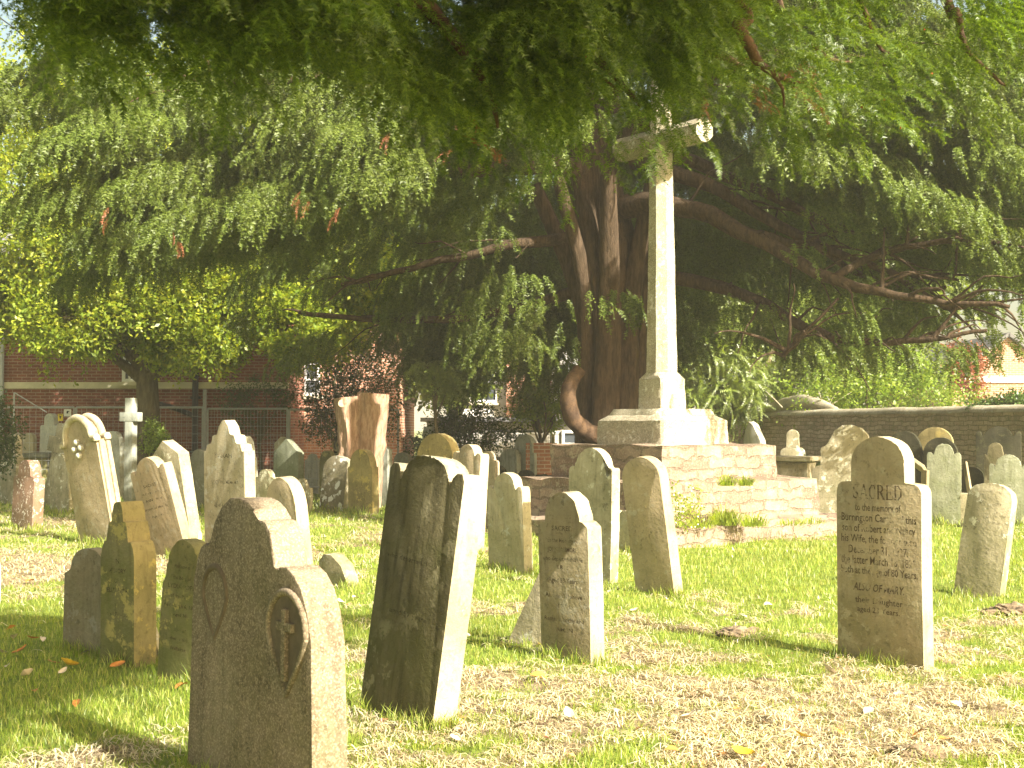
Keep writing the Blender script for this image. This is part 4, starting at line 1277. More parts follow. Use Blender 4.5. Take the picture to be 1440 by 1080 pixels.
def profile(kind, w, h, **p):
    """top edge of a headstone from its left side to its right side"""
    a = w / 2
    if kind == 'round':
        r = p.get('rise', .9) * a
        return arc(0, h - r, a, r, 180, 0, 22)
    if kind == 'shoulder':            # arch on rounded shoulders
        c = p.get('cw', .62) * a; sh = h * p.get('sh', .78); q = p.get('q', .18) * w; r = p.get('rise', 1.0) * c
        st = p.get('step', .05) * w
        right = arc(0, h - r, c, r, 90, 0, 14) + [(c, sh + q * .55), (c + st, sh + q * .5)]
        right += arc(a - (a - c - st), sh - q * .5, a - c - st, q, 90, 0, 6)
        right = [pt for pt in right]
        return [(-x, z) for x, z in right[::-1]] + right[1:]
    if kind == 'ears':                # arch between raised ears
        c = p.get('cw', .66) * a; e = p.get('ear', .70) * a; eh = h * p.get('eh', .90); d = h * p.get('dip', .84); r = p.get('rise', .8) * c
        q = (a - e) * .45
        right = arc(0, h - r, c, r, 90, 12, 14) + [((c + e) / 2, d), (e, d + (eh - d) * .75), (e + q * .6, eh), (a - q * .5, eh), (a, eh - q)]
        return [(-x, z) for x, z in right[::-1]] + right[1:]
    if kind == 'gothic':              # two arcs meeting in a point
        r = p.get('rise', 1.5) * a
        k = p.get('blunt', .06)
        n = 14
        left = []
        for i in range(n + 1):
            t = i / n
            left.append((-a * (1 - t ** 1.0 * (1 - k)) if False else -a * math.cos(t * math.pi / 2) ** p.get('pw', .75), h - r + r * math.sin(t * math.pi / 2)))
        return left + [(-x, z) for x, z in left[::-1]][1:]
    if kind == 'gothshoulder':        # pointed arch on small square shoulders
        c = p.get('cw', .8) * a; sh = h * p.get('sh', .72); r = h - sh - .02
        right = []
        n = 12
        for i in range(n + 1):
            t = i / n
            right.append((c * math.sin(t * math.pi / 2) ** .9, h - r + r * math.cos(t * math.pi / 2) ** .9))
        right += [(c, sh), (a, sh - .03 * h)]
        return [(-x, z) for x, z in right[::-1]] + right[1:]
    if kind == 'gable':
        r = p.get('rise', 1.0) * a
        st = p.get('steps', 0)
        if st:
            right = [(0.05 * a, h)]
            for i in range(1, st + 1):
                t = i / (st + .4)
                x, z = a * t, h - r * t
                right += [(x - .05 * a, z + .02 * h), (x, z - .035 * h), (x + .03 * a, z - .035 * h)]
            right += [(a, h - r)]
        else:
            right = [(.04 * a, h), (a, h - r)]
        return [(-x, z) for x, z in right[::-1]] + right
    if kind == 'tiers':
        T_ = p['tiers']               # (half width, top height) from the middle outwards, as fractions
        right = []
        px_, prev = 0.0, None
        for i, (hw_, ht) in enumerate(T_):
            x1 = hw_ * a; z1 = ht * h
            x0 = 0 if i == 0 else T_[i - 1][0] * a
            rx_ = (x1 - x0); rz_ = p.get('rz', .13) * h * 1.1
            if i < len(T_) - 1: rz_ = min(rz_, z1 - T_[i + 1][1] * h)
            right += arc(x1 - rx_, z1 - rz_, rx_, rz_, 90, 0, 10)
            if i < len(T_) - 1: right += [(x1 + .004, T_[i + 1][1] * h - .012), (x1 + .016, T_[i + 1][1] * h)]
        return [(-x, z) for x, z in right[::-1]] + right[1:]
    if kind == 'trefoil':             # round head on two round shoulders
        c = .52 * a
        right = arc(0, h - c, c, c, 90, -25, 10) + arc(a - .42 * a, h * .62, .42 * a, .42 * a * 1.1, 100, 0, 8)
        return [(-x, z) for x, z in right[::-1]] + right[1:]
    if kind == 'sym':                 # mirrored right-hand outline
        right = [(x * a, z * h) for x, z in p['pts']]
        return [(-x, z) for x, z in right[::-1]] + right[1:]
    if kind == 'poly':
        return [(x * a, z * h) for x, z in p['pts']]
    return [(-a, h), (a, h)]

def slab_mesh(name, top, t, sink=.3, bev=.008, edge=False, batter=0.0, chip=.009, seed=0):
    w0, w1 = top[0][0], top[-1][0]
    zmax = max(z for x, z in top)
    pts = [(w0, -sink), (w0, .02), (w0, top[0][1] * .5)] + list(top) + [(w1, top[-1][1] * .5), (w1, .02), (w1, -sink)]
    out = []
    for i, (x, z) in enumerate(pts):
        if out and (abs(out[-1][0] - x) + abs(out[-1][1] - z)) < .004: continue
        s = 1 + batter * (1 - max(0, z) / zmax)
        out.append((x * s + chip * nz(x * 23, z * 23, seed), z + (chip * nz(x * 23 + 5, z * 23, seed) if z > .1 else 0)))
    bm = bmesh.new()
    fr = [bm.verts.new((x, 0, z)) for x, z in out]
    bk = [bm.verts.new((x, t, z)) for x, z in out]
    n = len(out)
    f1 = bm.faces.new(fr); f2 = bm.faces.new(bk[::-1])
    for i in range(n): bm.faces.new((fr[i], bk[i], bk[(i + 1) % n], fr[(i + 1) % n]))
    rim = [e for e in f1.edges] + [e for e in f2.edges]
    if bev: bmesh.ops.bevel(bm, geom=rim, offset=bev, segments=2, profile=.55, affect='EDGES', clamp_overlap=True)
    bmesh.ops.recalc_face_normals(bm, faces=bm.faces)
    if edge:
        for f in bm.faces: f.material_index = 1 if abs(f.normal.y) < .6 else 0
    return bm_mesh(name, bm, 32)

GREEK = 'HEADSTONES'
seed_n = [0]
FEET = []
def headstone(label, xl, xr, yb, top, kind, mat, t=.10, a=49, lean=0, cat='headstone', name='headstone', pitch=0, batter=0, bev=.008, wmin=.3, edge=None, group='old headstones of the churchyard', **p):
    """front face from xl to xr along its foot at row yb of the photograph, its head at row top"""
    seed_n[0] += 1
    P = ground((xl + xr) / 2, yb)
    D = P.y
    fx = (F / D) * (math.cos(R(a)) + P.x / D * math.sin(R(a)))
    w = max(wmin, (xr - xl) / fx)
    h = (yb - top) * D / F / math.cos(R(lean))
    rot = Matrix.Rotation(R(lean), 4, 'Y') @ Matrix.Rotation(R(-a), 4, 'Z') @ Matrix.Rotation(R(pitch), 4, 'X')
    me = slab_mesh(name, profile(kind, w, h, **p), t, batter=batter, bev=bev, edge=edge is not None, seed=seed_n[0])
    o = link(name, me, [M[mat], M[edge]] if edge else M[mat])  # limestone edge paints in the sunlit side; mustard edge is lichen
    P.z = gz(P.x, P.y) - .01
    o.matrix_world = Matrix.Translation(P) @ rot
    tag(o, label, cat, group)
    FEET.append((P.x, P.y, w, t, a))
    o['w'] = w; o['h'] = h
    return o

def text_mesh(s, size, bold=False, width=None, ital=0):
    cu = bpy.data.curves.new('inscription', 'FONT')
    cu.body = s; cu.size = size; cu.align_x = 'CENTER'; cu.extrude = 0
    cu.shear = ital
    cu.resolution_u = 2
    if bold: cu.offset = size * .012
    ob = bpy.data.objects.new('inscription', cu)
    col.objects.link(ob)
    dg = bpy.context.evaluated_depsgraph_get()
    me = bpy.data.meshes.new_from_object(ob.evaluated_get(dg))
    bpy.data.objects.remove(ob); bpy.data.curves.remove(cu)
    V = np.empty(len(me.vertices) * 3, dtype=np.float32); me.vertices.foreach_get('co', V); V = V.reshape(-1, 3)
    if width and len(V):
        k = width / max(1e-6, V[:, 0].max() - V[:, 0].min())
        V[:, 0] *= k
    F_ = [tuple(pl.vertices) for pl in me.polygons]
    bpy.data.meshes.remove(me)
    return V, F_

# serif capitals for the headline: strokes as (x0,y0,x1,y1,thickness)
SERIF = {
    'A': ([(0.05, 0, .5, 1, .09), (.5, 1, .95, 0, .2), (.25, .35, .75, .35, .07), (-.05, .03, .22, .03, .06), (.74, .03, 1.08, .03, .06)], 1.0),
    'E': ([(.15, 0, .15, 1, .2), (.05, .97, .8, .97, .06), (.05, .03, .85, .03, .06), (.15, .5, .6, .5, .06), (.8, .97, .8, .76, .06), (.84, .03, .84, .26, .06), (.6, .62, .6, .38, .06)], .9),
    'R': ([(.15, 0, .15, 1, .2), (.03, .97, .5, .97, .06), (.03, .03, .32, .03, .06), (.5, .97, .7, .86, .12), (.72, .86, .72, .64, .2), (.7, .64, .5, .52, .12), (.15, .52, .5, .52, .06), (.45, .52, .82, .03, .18), (.75, .03, 1., .03, .06)], 1.0),
    'D': ([(.15, 0, .15, 1, .2), (.03, .97, .5, .97, .06), (.03, .03, .5, .03, .06), (.5, .97, .78, .75, .13), (.82, .78, .82, .22, .2), (.78, .25, .5, .03, .13)], 1.0),
    'C': ([(.12, .72, .12, .28, .2), (.14, .72, .42, .97, .13), (.42, .97, .68, .95, .08), (.68, .97, .82, .72, .08), (.14, .28, .42, .03, .13), (.42, .03, .7, .06, .08), (.7, .06, .84, .26, .08), (.82, .98, .82, .7, .05)], .92),
    'S': ([(.68, .8, .5, .97, .1), (.5, .97, .25, .93, .1), (.2, .93, .14, .72, .16), (.16, .7, .64, .36, .19), (.68, .36, .62, .1, .16), (.6, .08, .35, .03, .1), (.35, .03, .12, .18, .1), (.72, .98, .72, .7, .05), (.08, .02, .08, .32, .05)], .82)}
def serif_line(s, size, width):
    V = []; Fc = []; x = 0
    for ch in s:
        st, adv = SERIF[ch]
        for x0, y0, x1, y1, th in st:
            d = Vector((x1 - x0, y1 - y0, 0)); n = Vector((-d.y, d.x, 0)).normalized() * th / 2; e = d.normalized() * .02
            b = len(V)
            for q in (Vector((x0, y0, 0)) - e - n, Vector((x1, y1, 0)) + e - n, Vector((x1, y1, 0)) + e + n, Vector((x0, y0, 0)) - e + n):
                V.append((q.x + x, q.y, .0004 * (len(Fc) % 7)))
            Fc.append((b, b + 1, b + 2, b + 3))
        x += adv + .16
    V = np.array(V)
    V[:, 0] = (V[:, 0] - x / 2 + .08) * width / x; V[:, 1] *= size
    return V, Fc

def inscribe(o, lines, mat='letter', serif=None):
    """lines of (text, height above foot as a share of the stone, letter size as share of height, line width as share of stone width, shear)"""
    w, h = o['w'], o['h']
    VV = []; FF = []
    for ln in lines:
        s, zf, sz, wf = ln[:4]
        if serif and s in serif: V_, F_ = serif_line(s, sz * h, wf * w)
        else: V_, F_ = text_mesh(s, sz * h * 1.35, True, wf * w, ln[4] if len(ln) > 4 else 0)
        b = len(VV)
        off = random.uniform(-.004, .004)
        for x, y, z in V_: VV.append((x + off, -.0018 - z, zf * h + y))
        FF += [tuple(i + b for i in f) for f in F_]
    me = bpy.data.meshes.new('inscription')
    me.from_pydata(VV, [], FF); me.update()
    return link('inscription', me, M[mat], o)

H = headstone
# -- near stones
G1 = H('broad speckled granite headstone with stepped round head and carved niche', 264, 421, 1128, 698, 'poly', 'granite', t=.145, a=54, lean=.6, batter=.11, bev=.02,
       pts=[(-1, .60), (-1, .69), (-.965, .765), (-.90, .81), (-.82, .828), (-.75, .82), (-.71, .795), (-.70, .85), (-.64, .91), (-.52, .96), (-.36, .99), (-.18, 1.0), (-.02, .99), (.09, .965), (.16, .925),
            (.22, .935), (.29, .932), (.36, .905), (.41, .86), (.435, .80), (.44, .775), (.51, .80), (.62, .803), (.74, .788), (.85, .75), (.94, .68), (1, .59)])
def horseshoe(o, cx, cz, rx_, rz_, r, gap=70):
    bm = bmesh.new()
    q = [Vector((cx + rx_ * math.cos(R(-90 + gap / 2 + (360 - gap) * i / 24)) * (1 if 1 else 1), -.004, cz + rz_ * math.sin(R(-90 + gap / 2 + (360 - gap) * i / 24)))) for i in range(25)]
    tube(bm, q, [r * (.7 + .5 * math.sin(math.pi * i / 24)) for i in range(25)], 8)
    return bm
w, h = G1['w'], G1['h']
def leafpath(cx, cz, s):
    """pointed loop: round above, meeting in a point below"""
    out = []
    for i in range(33):
        t = i / 32
        an = R(-90) + t * 2 * math.pi
        x = math.cos(an); z = math.sin(an)
        if z < 0: x *= (1 + z) ** .6
        out.append(Vector((cx + x * s, -.006, cz + z * s * (1.0 if z > 0 else 1.45))))
    return out
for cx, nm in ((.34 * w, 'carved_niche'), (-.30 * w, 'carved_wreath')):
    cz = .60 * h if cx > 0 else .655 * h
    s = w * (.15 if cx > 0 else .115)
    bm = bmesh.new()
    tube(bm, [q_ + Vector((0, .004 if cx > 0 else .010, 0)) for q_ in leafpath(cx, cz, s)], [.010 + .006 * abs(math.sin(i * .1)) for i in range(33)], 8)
    nb = link(nm, bm_mesh(nm, bm, 60), M['granite'] if cx > 0 else M['carved'], G1)  # dark wreath tube paints the shade of a cut groove
    bm = bmesh.new()
    if cx > 0:
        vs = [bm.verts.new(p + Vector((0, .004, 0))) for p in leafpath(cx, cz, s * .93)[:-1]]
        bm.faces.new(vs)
        link('niche_shade', bm_mesh('niche_shade', bm), M['carved'], nb)  # flat dark face paints the niche's shade; nothing is hollowed out
        bm = bmesh.new()
        add_box(bm, (cx, -.008, cz - .04), (.034, .024, .27), bev=.004); add_box(bm, (cx, -.0075, cz + .03), (.13, .022, .034), bev=.004)
        link('cross_relief', bm_mesh('cross_relief', bm), M['granite'], nb)

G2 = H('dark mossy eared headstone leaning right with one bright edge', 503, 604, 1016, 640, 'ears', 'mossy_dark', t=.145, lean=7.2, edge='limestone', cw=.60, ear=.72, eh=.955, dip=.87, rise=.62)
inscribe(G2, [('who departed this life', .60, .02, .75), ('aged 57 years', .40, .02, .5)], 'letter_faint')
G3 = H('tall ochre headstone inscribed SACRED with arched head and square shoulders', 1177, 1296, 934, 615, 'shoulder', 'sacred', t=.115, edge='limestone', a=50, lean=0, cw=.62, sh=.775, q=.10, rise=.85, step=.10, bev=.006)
inscribe(G3, [('SACRED', .725, .062, .60), ('to the memory of', .672, .034, .54), ('Burrington Carter of this', .625, .036, .88), ('son of Robert and Nancy', .578, .036, .86), ('his Wife, the former died', .531, .036, .88),
              ('December 31, 1827.', .482, .038, .70), ('the latter March 18, 1829,', .436, .038, .90), ('both at the age of 80 Years.', .392, .034, .90), ('ALSO OF MARY.', .318, .036, .60, .25), ('their Daughter', .265, .028, .56), ('aged 23 Years.', .225, .026, .5)], 'letter', {'SACRED'})
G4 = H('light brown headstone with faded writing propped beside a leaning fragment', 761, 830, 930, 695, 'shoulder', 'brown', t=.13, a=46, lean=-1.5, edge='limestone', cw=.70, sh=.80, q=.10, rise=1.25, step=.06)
inscribe(G4, [('SACRED', .77, .03, .42), ('to the Memory of', .70, .026, .62), ('JOHN PASSMORE', .645, .028, .6), ('who departed this life', .59, .026, .82), ('1816', .54, .026, .24), ('Aged 53 Years', .46, .03, .6), ('Also of the above', .37, .028, .75), ('1831', .31, .024, .24), ('Remember thy end', .23, .026, .8), ('AMEN', .17, .024, .34)], 'letter')
H('broken triangular stone fragment leaning behind the light brown headstone', 720, 762, 910, 796, 'poly', 'limestone', t=.08, a=30, cat='stone fragment', name='stone_fragment', group=None, pts=[(-1, .02), (-.6, .25), (.7, .95), (1, 1), (1, .1)])
H('plain pale round-topped headstone leaning left before the cross steps', 903, 940, 838, 645, 'round', 'tan', t=.12, a=48, lean=-7, rise=.85, wmin=.45)
H('tall lichen-spotted round-shouldered headstone behind the light brown one', 806, 848, 816, 628, 'shoulder', 'lichen', t=.11, a=49, lean=1.2, cw=.78, sh=.84, q=.07, rise=1.2, step=.04, wmin=.6)
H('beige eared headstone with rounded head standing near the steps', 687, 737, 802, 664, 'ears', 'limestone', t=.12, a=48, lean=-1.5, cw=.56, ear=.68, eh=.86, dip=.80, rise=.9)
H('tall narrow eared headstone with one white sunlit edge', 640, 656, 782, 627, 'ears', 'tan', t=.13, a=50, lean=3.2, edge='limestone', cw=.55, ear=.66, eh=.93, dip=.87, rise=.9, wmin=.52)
H('broad round-headed headstone tinged with golden lichen behind the dark leaning one', 590, 632, 738, 608, 'round', 'mustard', t=.16, a=46, rise=.95, wmin=.85)
H('small white rounded headstone top behind the golden lichen one', 596, 604, 700, 600, 'round', 'white', t=.13, a=50, wmin=.32)
H('small eared pale stone low beside the tan leaning headstone', 868, 890, 776, 718, 'ears', 'limestone', t=.13, a=50, lean=0, cw=.5, ear=.6, eh=.98, dip=.82, rise=.8, wmin=.45)
G13 = H('tall cream headstone with pointed stepped gable and bright edge', 288, 345, 792, 590, 'gable', 'limestone', t=.14, a=44, lean=-1.2, rise=.85, steps=3)
inscribe(G13, [('SARAH', .74, .03, .4), ('IN LOVING MEMORY', .56, .026, .7), ('aged 61 years', .40, .024, .5)], 'letter_faint')
H('rounded pinkish tan headstone half hidden by the speckled granite', 384, 424, 802, 670, 'round', 'tan', t=.15, a=46, lean=-6, rise=1.15)
H('small dark lozenge-shaped marker stone tilted in the grass', 449, 490, 828, 780, 'poly', 'brown', t=.14, a=46, lean=-3, bev=.02, pts=[(-1, .35), (-.95, .8), (-.6, 1), (-.1, .98), (.55, .7), (1, .1)], name='marker_stone', cat='marker stone', group=None)
G16 = H('tan eared headstone leaning sharply left on the dry turf', 212, 263, 784, 643, 'ears', 'tan', t=.12, a=40, lean=-14.5, cw=.62, ear=.72, eh=.90, dip=.83, rise=.85)
inscribe(G16, [('SACRED', .72, .03, .4), ('to the Memory of', .65, .026, .6), ('ANN wife of', .58, .026, .5), ('departed this life', .5, .026, .7), ('Aged 46', .42, .026, .35)], 'letter_faint')
H('lichened gable-topped headstone leaning left behind the tan eared one', 238, 262, 768, 620, 'gable', 'lichen', t=.16, a=42, lean=-9, rise=.6, wmin=.62)
# ornate stone
G18 = H('ornate moulded headstone with ball-flower carving leaning left', 112, 160, 765, 590, 'shoulder', 'tan', t=.20, a=40, lean=-10.5, cw=.76, sh=.80, q=.05, rise=.95, step=.14, bev=.02)
w, h = G18['w'], G18['h']
top = profile('shoulder', w, h, cw=.76, sh=.80, q=.05, rise=.95, step=.14)
for yy, nm in ((.005, 'hood_mould'), (.16, 'hood_mould')):
    bm = bmesh.new()
    q = [Vector((x * 1.02, yy, z + .02)) for x, z in top]
    tube(bm, q, [.05] * len(q), 8)
    link(nm, bm_mesh(nm, bm, 60), M['limestone'], G18)
bm = bmesh.new()
for xx, s in ((w / 2 + .012, 1),):
    for yy in (.05, .15):
        tube(bm, [Vector((xx, yy, -.1)), Vector((xx, yy, h * .4)), Vector((xx, yy, h * .79))], [.022] * 3, 8)
link('edge_shaft', bm_mesh('edge_shaft', bm, 60), M['limestone'], G18)
bm = bmesh.new()
for i, (bxx, bz) in enumerate(((0, .10), (-.075, 0.02), (.075, .02), (.0, -.07))):
    bm = bmesh.new()
    bmesh.ops.create_uvsphere(bm, u_segments=14, v_segments=9, radius=.044)
    link('ball_flower', bm_mesh('ball_flower', bm, 80), M['white'], G18).location = (bxx - .02, -.018, h * .76 + bz)
H('small red sandstone headstone with white lichen specks', 15, 44, 745, 646, 'shoulder', 'red', t=.17, a=40, lean=2.5, cw=.58, sh=.74, q=.10, rise=1.0, step=.1, wmin=.56)
H('short lichen-mottled headstone between the red one and the ornate one', 70, 97, 722, 636, 'shoulder', 'lichen', t=.14, a=42, lean=-1, cw=.6, sh=.86, q=.08, wmin=.55)
H('grey lichen-crusted headstone at the edge left of the red one', -6, 18, 708, 611, 'gothshoulder', 'lichen', t=.14, a=42, lean=4, wmin=.6)
H('edge of a pale headstone barely entering the frame', -58, -30, 850, 768, 'round', 'white', t=.16, a=44, wmin=.5)
H('worn grey tall headstone with round head behind the lichened cross', 54, 78, 690, 580, 'shoulder', 'white', t=.16, a=20, lean=1, cw=.55, sh=.84, q=.06, wmin=.5)
for xl, lab in ((12, 'twin low rounded headstone, the one nearer the red sandstone side'), (31, 'twin low rounded headstone, the one nearer the table tomb')):
    H(lab, xl, xl + 15, 690, 608, 'round', 'lichen', t=.14, a=15, rise=1.0, wmin=.26, group='pair of small rounded headstones')
# lichened stone cross
def stone_cross(label, px, yb, top, mat, W, D_, arm, az, a, lean, head=.45, group=None, base=False):
    P = ground(px, yb); h = (yb - top) * P.y / F
    rot = Matrix.Rotation(R(lean), 4, 'Y') @ Matrix.Rotation(R(-a), 4, 'Z')
    t = empty('stone_cross', P, rot); tag(t, label, 'stone cross', group)
    bm = bmesh.new(); add_box(bm, (0, 0, h / 2 - .1), (W * 1.05, D_, h + .2), bev=.012, taper=.92)
    link('shaft', bm_mesh('shaft', bm, 40), M[mat], t)
    bm = bmesh.new(); add_box(bm, (0, 0, h * az), (arm, D_ * 1.04, W * .95), bev=.012)
    link('crossarm', bm_mesh('crossarm', bm, 40), M[mat], t)
    if base:
        for i, (s, z0, z1) in enumerate(((.95, -.1, .16), (.65, .16, .34))):
            bm = bmesh.new(); add_box(bm, (0, 0, (z0 + z1) / 2), (s, s * .7, z1 - z0), bev=.015)
            link('base_step', bm_mesh('base_step', bm), M['slate'], t)
    return t
stone_cross('white stone cross with square head before the broadleaf trunk', 183, 708, 560, 'marble', .19, .17, .42, .82, 20, 0, base=False)
stone_cross('rough lichened stone cross leaning right behind the ornate headstone', 70, 712, 595, 'lichen', .30, .16, .62, .74, 35, 10)
bm = bmesh.new()
P = ground(158, 688); 
for i, (s, z0, z1) in enumerate(((1.0, -.1, .18), (.7, .18, .36), (.45, .36, .5))):
    add_box(bm, (0, 0, (z0 + z1) / 2), (s * .6, s * .5, z1 - z0), bev=.012)
o = link('stepped_base', bm_mesh('stepped_base', bm), M['slate']); o.location = P; o.rotation_euler = (0, 0, R(-40))
tag(o, 'dark stepped stone base beside the ornate leaning headstone', 'stone base')
H('smooth grey pointed-round headstone behind the ornate leaning one', 143, 166, 700, 606, 'gothic', 'marble', t=.14, a=25, rise=1.3, pw=.8, wmin=.5)
def tomb(label, px0, px1, yb, top, dep, a, mat, matlid):
    P = ground((px0 + px1) / 2, yb); D = P.y
    w = (px1 - px0) * D / F; h = (yb - top) * D / F
    t = empty('table_tomb', P, Matrix.Rotation(R(-a), 4, 'Z')); tag(t, label, 'tomb')
    bm = bmesh.new(); add_box(bm, (0, dep / 2, h / 2 - .12), (w, dep, h + .04), bev=.015)
    link('chest', bm_mesh('chest', bm), M[mat], t)
    bm = bmesh.new(); add_box(bm, (0, dep / 2, h - .04), (w + .16, dep + .16, .1), bev=.02)
    link('lid', bm_mesh('lid', bm), M[matlid], t)
    return t
tomb('low table tomb with dark slab behind the red sandstone headstone', 31, 66, 694, 638, .8, 8, 'mossy_green', 'slate')
H('square grey block stone at the foot of the grey trunk', 206, 222, 690, 628, 'flat', 'marble', t=.2, a=20, wmin=.3, name='stone_block', cat='stone block', group=None)
H('small dark round headstone tip beside the grey trunk', 224, 238, 694, 611, 'round', 'slate', t=.14, a=25, rise=1.4, wmin=.3)
H('slim pale pointed headstone with bright edge behind the cream gable', 339, 352, 715, 613, 'gothshoulder', 'white', t=.14, a=42, lean=-3, wmin=.45)
H('grey shaded headstone peeping out left of the cream gable', 270, 286, 720, 632, 'gothshoulder', 'slate', t=.14, a=30, wmin=.5)
H('green-stained gabled headstone in front of the mesh fence', 384, 419, 708, 618, 'gable', 'greenslab', t=.15, a=38, rise=.75, wmin=.7)
H('small pale headstone corner behind the green-stained gable', 388, 400, 700, 613, 'gable', 'limestone', t=.14, a=38, rise=.7, wmin=.4)
H('low lichen-blotched rounded headstone behind the pinkish tan one', 358, 384, 728, 658, 'shoulder', 'lichen', t=.12, a=35, cw=.5, sh=.8, q=.15, wmin=.5)
H('small lichen-spotted eared headstone beside the pinkish tan one', 410, 434, 722, 672, 'ears', 'lichen', t=.07, a=40, lean=1, cw=.5, ear=.66, eh=.75, dip=.68, rise=1.0, wmin=.5)
H('small pale grey eared headstone between the gable and the rosette stone', 428, 447, 694, 638, 'ears', 'white', t=.10, a=35, cw=.5, ear=.64, eh=.86, dip=.78, rise=1.0, wmin=.42)
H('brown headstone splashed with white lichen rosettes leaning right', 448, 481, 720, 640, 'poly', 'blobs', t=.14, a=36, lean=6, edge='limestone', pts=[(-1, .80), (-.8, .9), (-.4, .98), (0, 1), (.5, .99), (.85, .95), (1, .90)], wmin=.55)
H('headstone coated in mustard lichen with arched head', 490, 524, 724, 632, 'shoulder', 'mustard', t=.15, a=40, lean=-1, cw=.86, sh=.72, q=.05, rise=1.2, step=.02, wmin=.6)
H('grey headstone with low gable behind the mustard one', 520, 541, 712, 622, 'gable', 'marble', t=.14, a=35, rise=.5, wmin=.5)
o = H('dark carved round-headed stone standing before the tree stump', 462, 490, 702, 611, 'trefoil', 'black', t=.16, a=30, wmin=.5)
w, h = o['w'], o['h']
bm = bmesh.new()
for an in range(0, 360, 60):
    tube(bm, [Vector((.11 * math.cos(R(an + k * 30)) + .09 * math.cos(R(an)), -.005, h * .78 + .11 * math.sin(R(an + k * 30)) + .09 * math.sin(R(an)))) for k in range(8)], [.018] * 8, 6)
link('foliate_relief', bm_mesh('foliate_relief', bm, 60), M['mossy_green'], o)
H('low dark green stone tip between the pale eared stone and carved stone', 452, 464, 706, 634, 'gothic', 'mossy_green', t=.12, a=35, wmin=.34)
G37 = H('tall grey-green marble headstone with round head and arched foot', 722, 750, 706, 612, 'shoulder', 'marble', t=.15, a=38, cw=.8, sh=.72, q=.06, rise=1.1, wmin=.55)
H('shorter grey-green headstone pressed beside the tall marble one', 706, 724, 706, 630, 'round', 'marble', t=.14, a=38, rise=.9, wmin=.42)
H('tan headstone edge showing behind the tall marble one', 744, 754, 704, 636, 'shoulder', 'tan', t=.12, a=38, wmin=.35)
H('narrow cream headstone behind the tall white-edged one', 678, 688, 728, 634, 'shoulder', 'limestone', t=.12, a=40, cw=.6, sh=.85, q=.08, wmin=.4)
H('dark humped stone in the shade left of the tall marble headstone', 684, 704, 722, 654, 'round', 'black', t=.14, a=40, rise=.9, wmin=.4)
H('black rounded footstone in front of the tall marble headstone', 727, 746, 716, 661, 'round', 'black', t=.14, a=38, rise=1.1, wmin=.36)
H('black rounded footstone beside the bright green weed', 749, 768, 716, 667, 'round', 'black', t=.16, a=38, rise=1.0, wmin=.4)
H('dim grey headstone in the shade behind the narrow cream one', 556, 572, 705, 634, 'round', 'slate', t=.12, a=35, wmin=.4)
# -- near left group
H('small dark pointed headstone behind the tall mossy one', 103, 138, 922, 772, 'gothshoulder', 'brown', t=.10, a=36, lean=.5, cw=.72, sh=.78, wmin=.5)
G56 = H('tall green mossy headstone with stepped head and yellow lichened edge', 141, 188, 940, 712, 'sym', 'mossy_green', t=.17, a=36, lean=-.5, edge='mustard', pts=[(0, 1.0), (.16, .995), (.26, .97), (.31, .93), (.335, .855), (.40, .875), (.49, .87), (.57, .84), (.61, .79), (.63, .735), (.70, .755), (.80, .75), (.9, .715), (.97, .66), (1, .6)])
inscribe(G56, [('IN', .62, .03, .12), ('MEMORY', .56, .03, .5), ('OF', .5, .03, .14), ('ELIZABETH', .44, .03, .6), ('aged 70 years', .3, .024, .6)], 'letter_faint')
H('broken pale stone fragment propped behind the tall mossy headstone', 198, 222, 930, 880, 'poly', 'limestone', t=.10, a=30, name='stone_fragment', cat='stone fragment', group=None, pts=[(-1, 1.0), (-.5, .95), (0, .55), (.5, .6), (1, .05)], wmin=.2)
G57 = H('mossy pointed-arch headstone with faded inscription next to the granite', 221, 276, 962, 765, 'gothshoulder', 'mossy_green', t=.12, a=36, lean=2.5, cw=.82, sh=.71)
inscribe(G57, [('Also Sacred to', .80, .026, .4), ('the Body of', .72, .028, .46), ('LYDIA POPE', .655, .034, .68), ('of this Parish', .59, .026, .52), ('died March 6, 1843', .52, .028, .84), ('Aged 36', .46, .024, .34), ('Also of', .35, .024, .3), ('their child', .29, .024, .45), ('infant', .22, .024, .4)], 'letter')
# -- right side
H('big round-headed headstone blotched with lichen leaning right', 1340, 1404, 838, 676, 'round', 'lichen', t=.14, a=40, lean=8.5, rise=.7)
H('pale lichened headstone with knobbed shoulders tilting right by the wall', 1158, 1206, 738, 596, 'poly', 'lichen', t=.12, a=25, lean=6.5, wmin=.8,
  pts=[(-1, .66), (-1.07, .70), (-1.05, .745), (-.95, .765), (-.80, .78), (-.74, .84), (-.60, .93), (-.35, .985), (0, 1.0), (.35, .985), (.62, .93), (.77, .84), (.83, .78), (.97, .765), (1.06, .74), (1.07, .70), (1, .66)])
H('dark shaded headstone stub behind the knobbed pale one', 1146, 1172, 724, 654, 'round', 'brown', t=.14, a=25, rise=.5, wmin=.4)
H('rough pointed stone leaning behind the top step', 1053, 1072, 690, 593, 'poly', 'white', t=.2, a=50, lean=-4, pts=[(-1, .7), (-.7, .88), (-.2, 1.), (.3, .95), (1, .72)], wmin=.5)
H('small pale trefoil headstone above the ivied chest tomb', 1098, 1132, 690, 603, 'trefoil', 'lichen', t=.12, a=20, wmin=.5)
tm = tomb('ivied chest tomb with sloping slab beside the steps', 1086, 1136, 704, 643, .9, 25, 'brown', 'limestone')
leafy('ivy', 'dark ivy trailing over the chest tomb', 'ivy', (ground(1120, 700).x + .05, ground(1120, 700).y - .35, .62), (.42, .3, .22), 200, LEAF_S, M['leaf_dark'], None, None, .6, 5, s=(.5, .8))
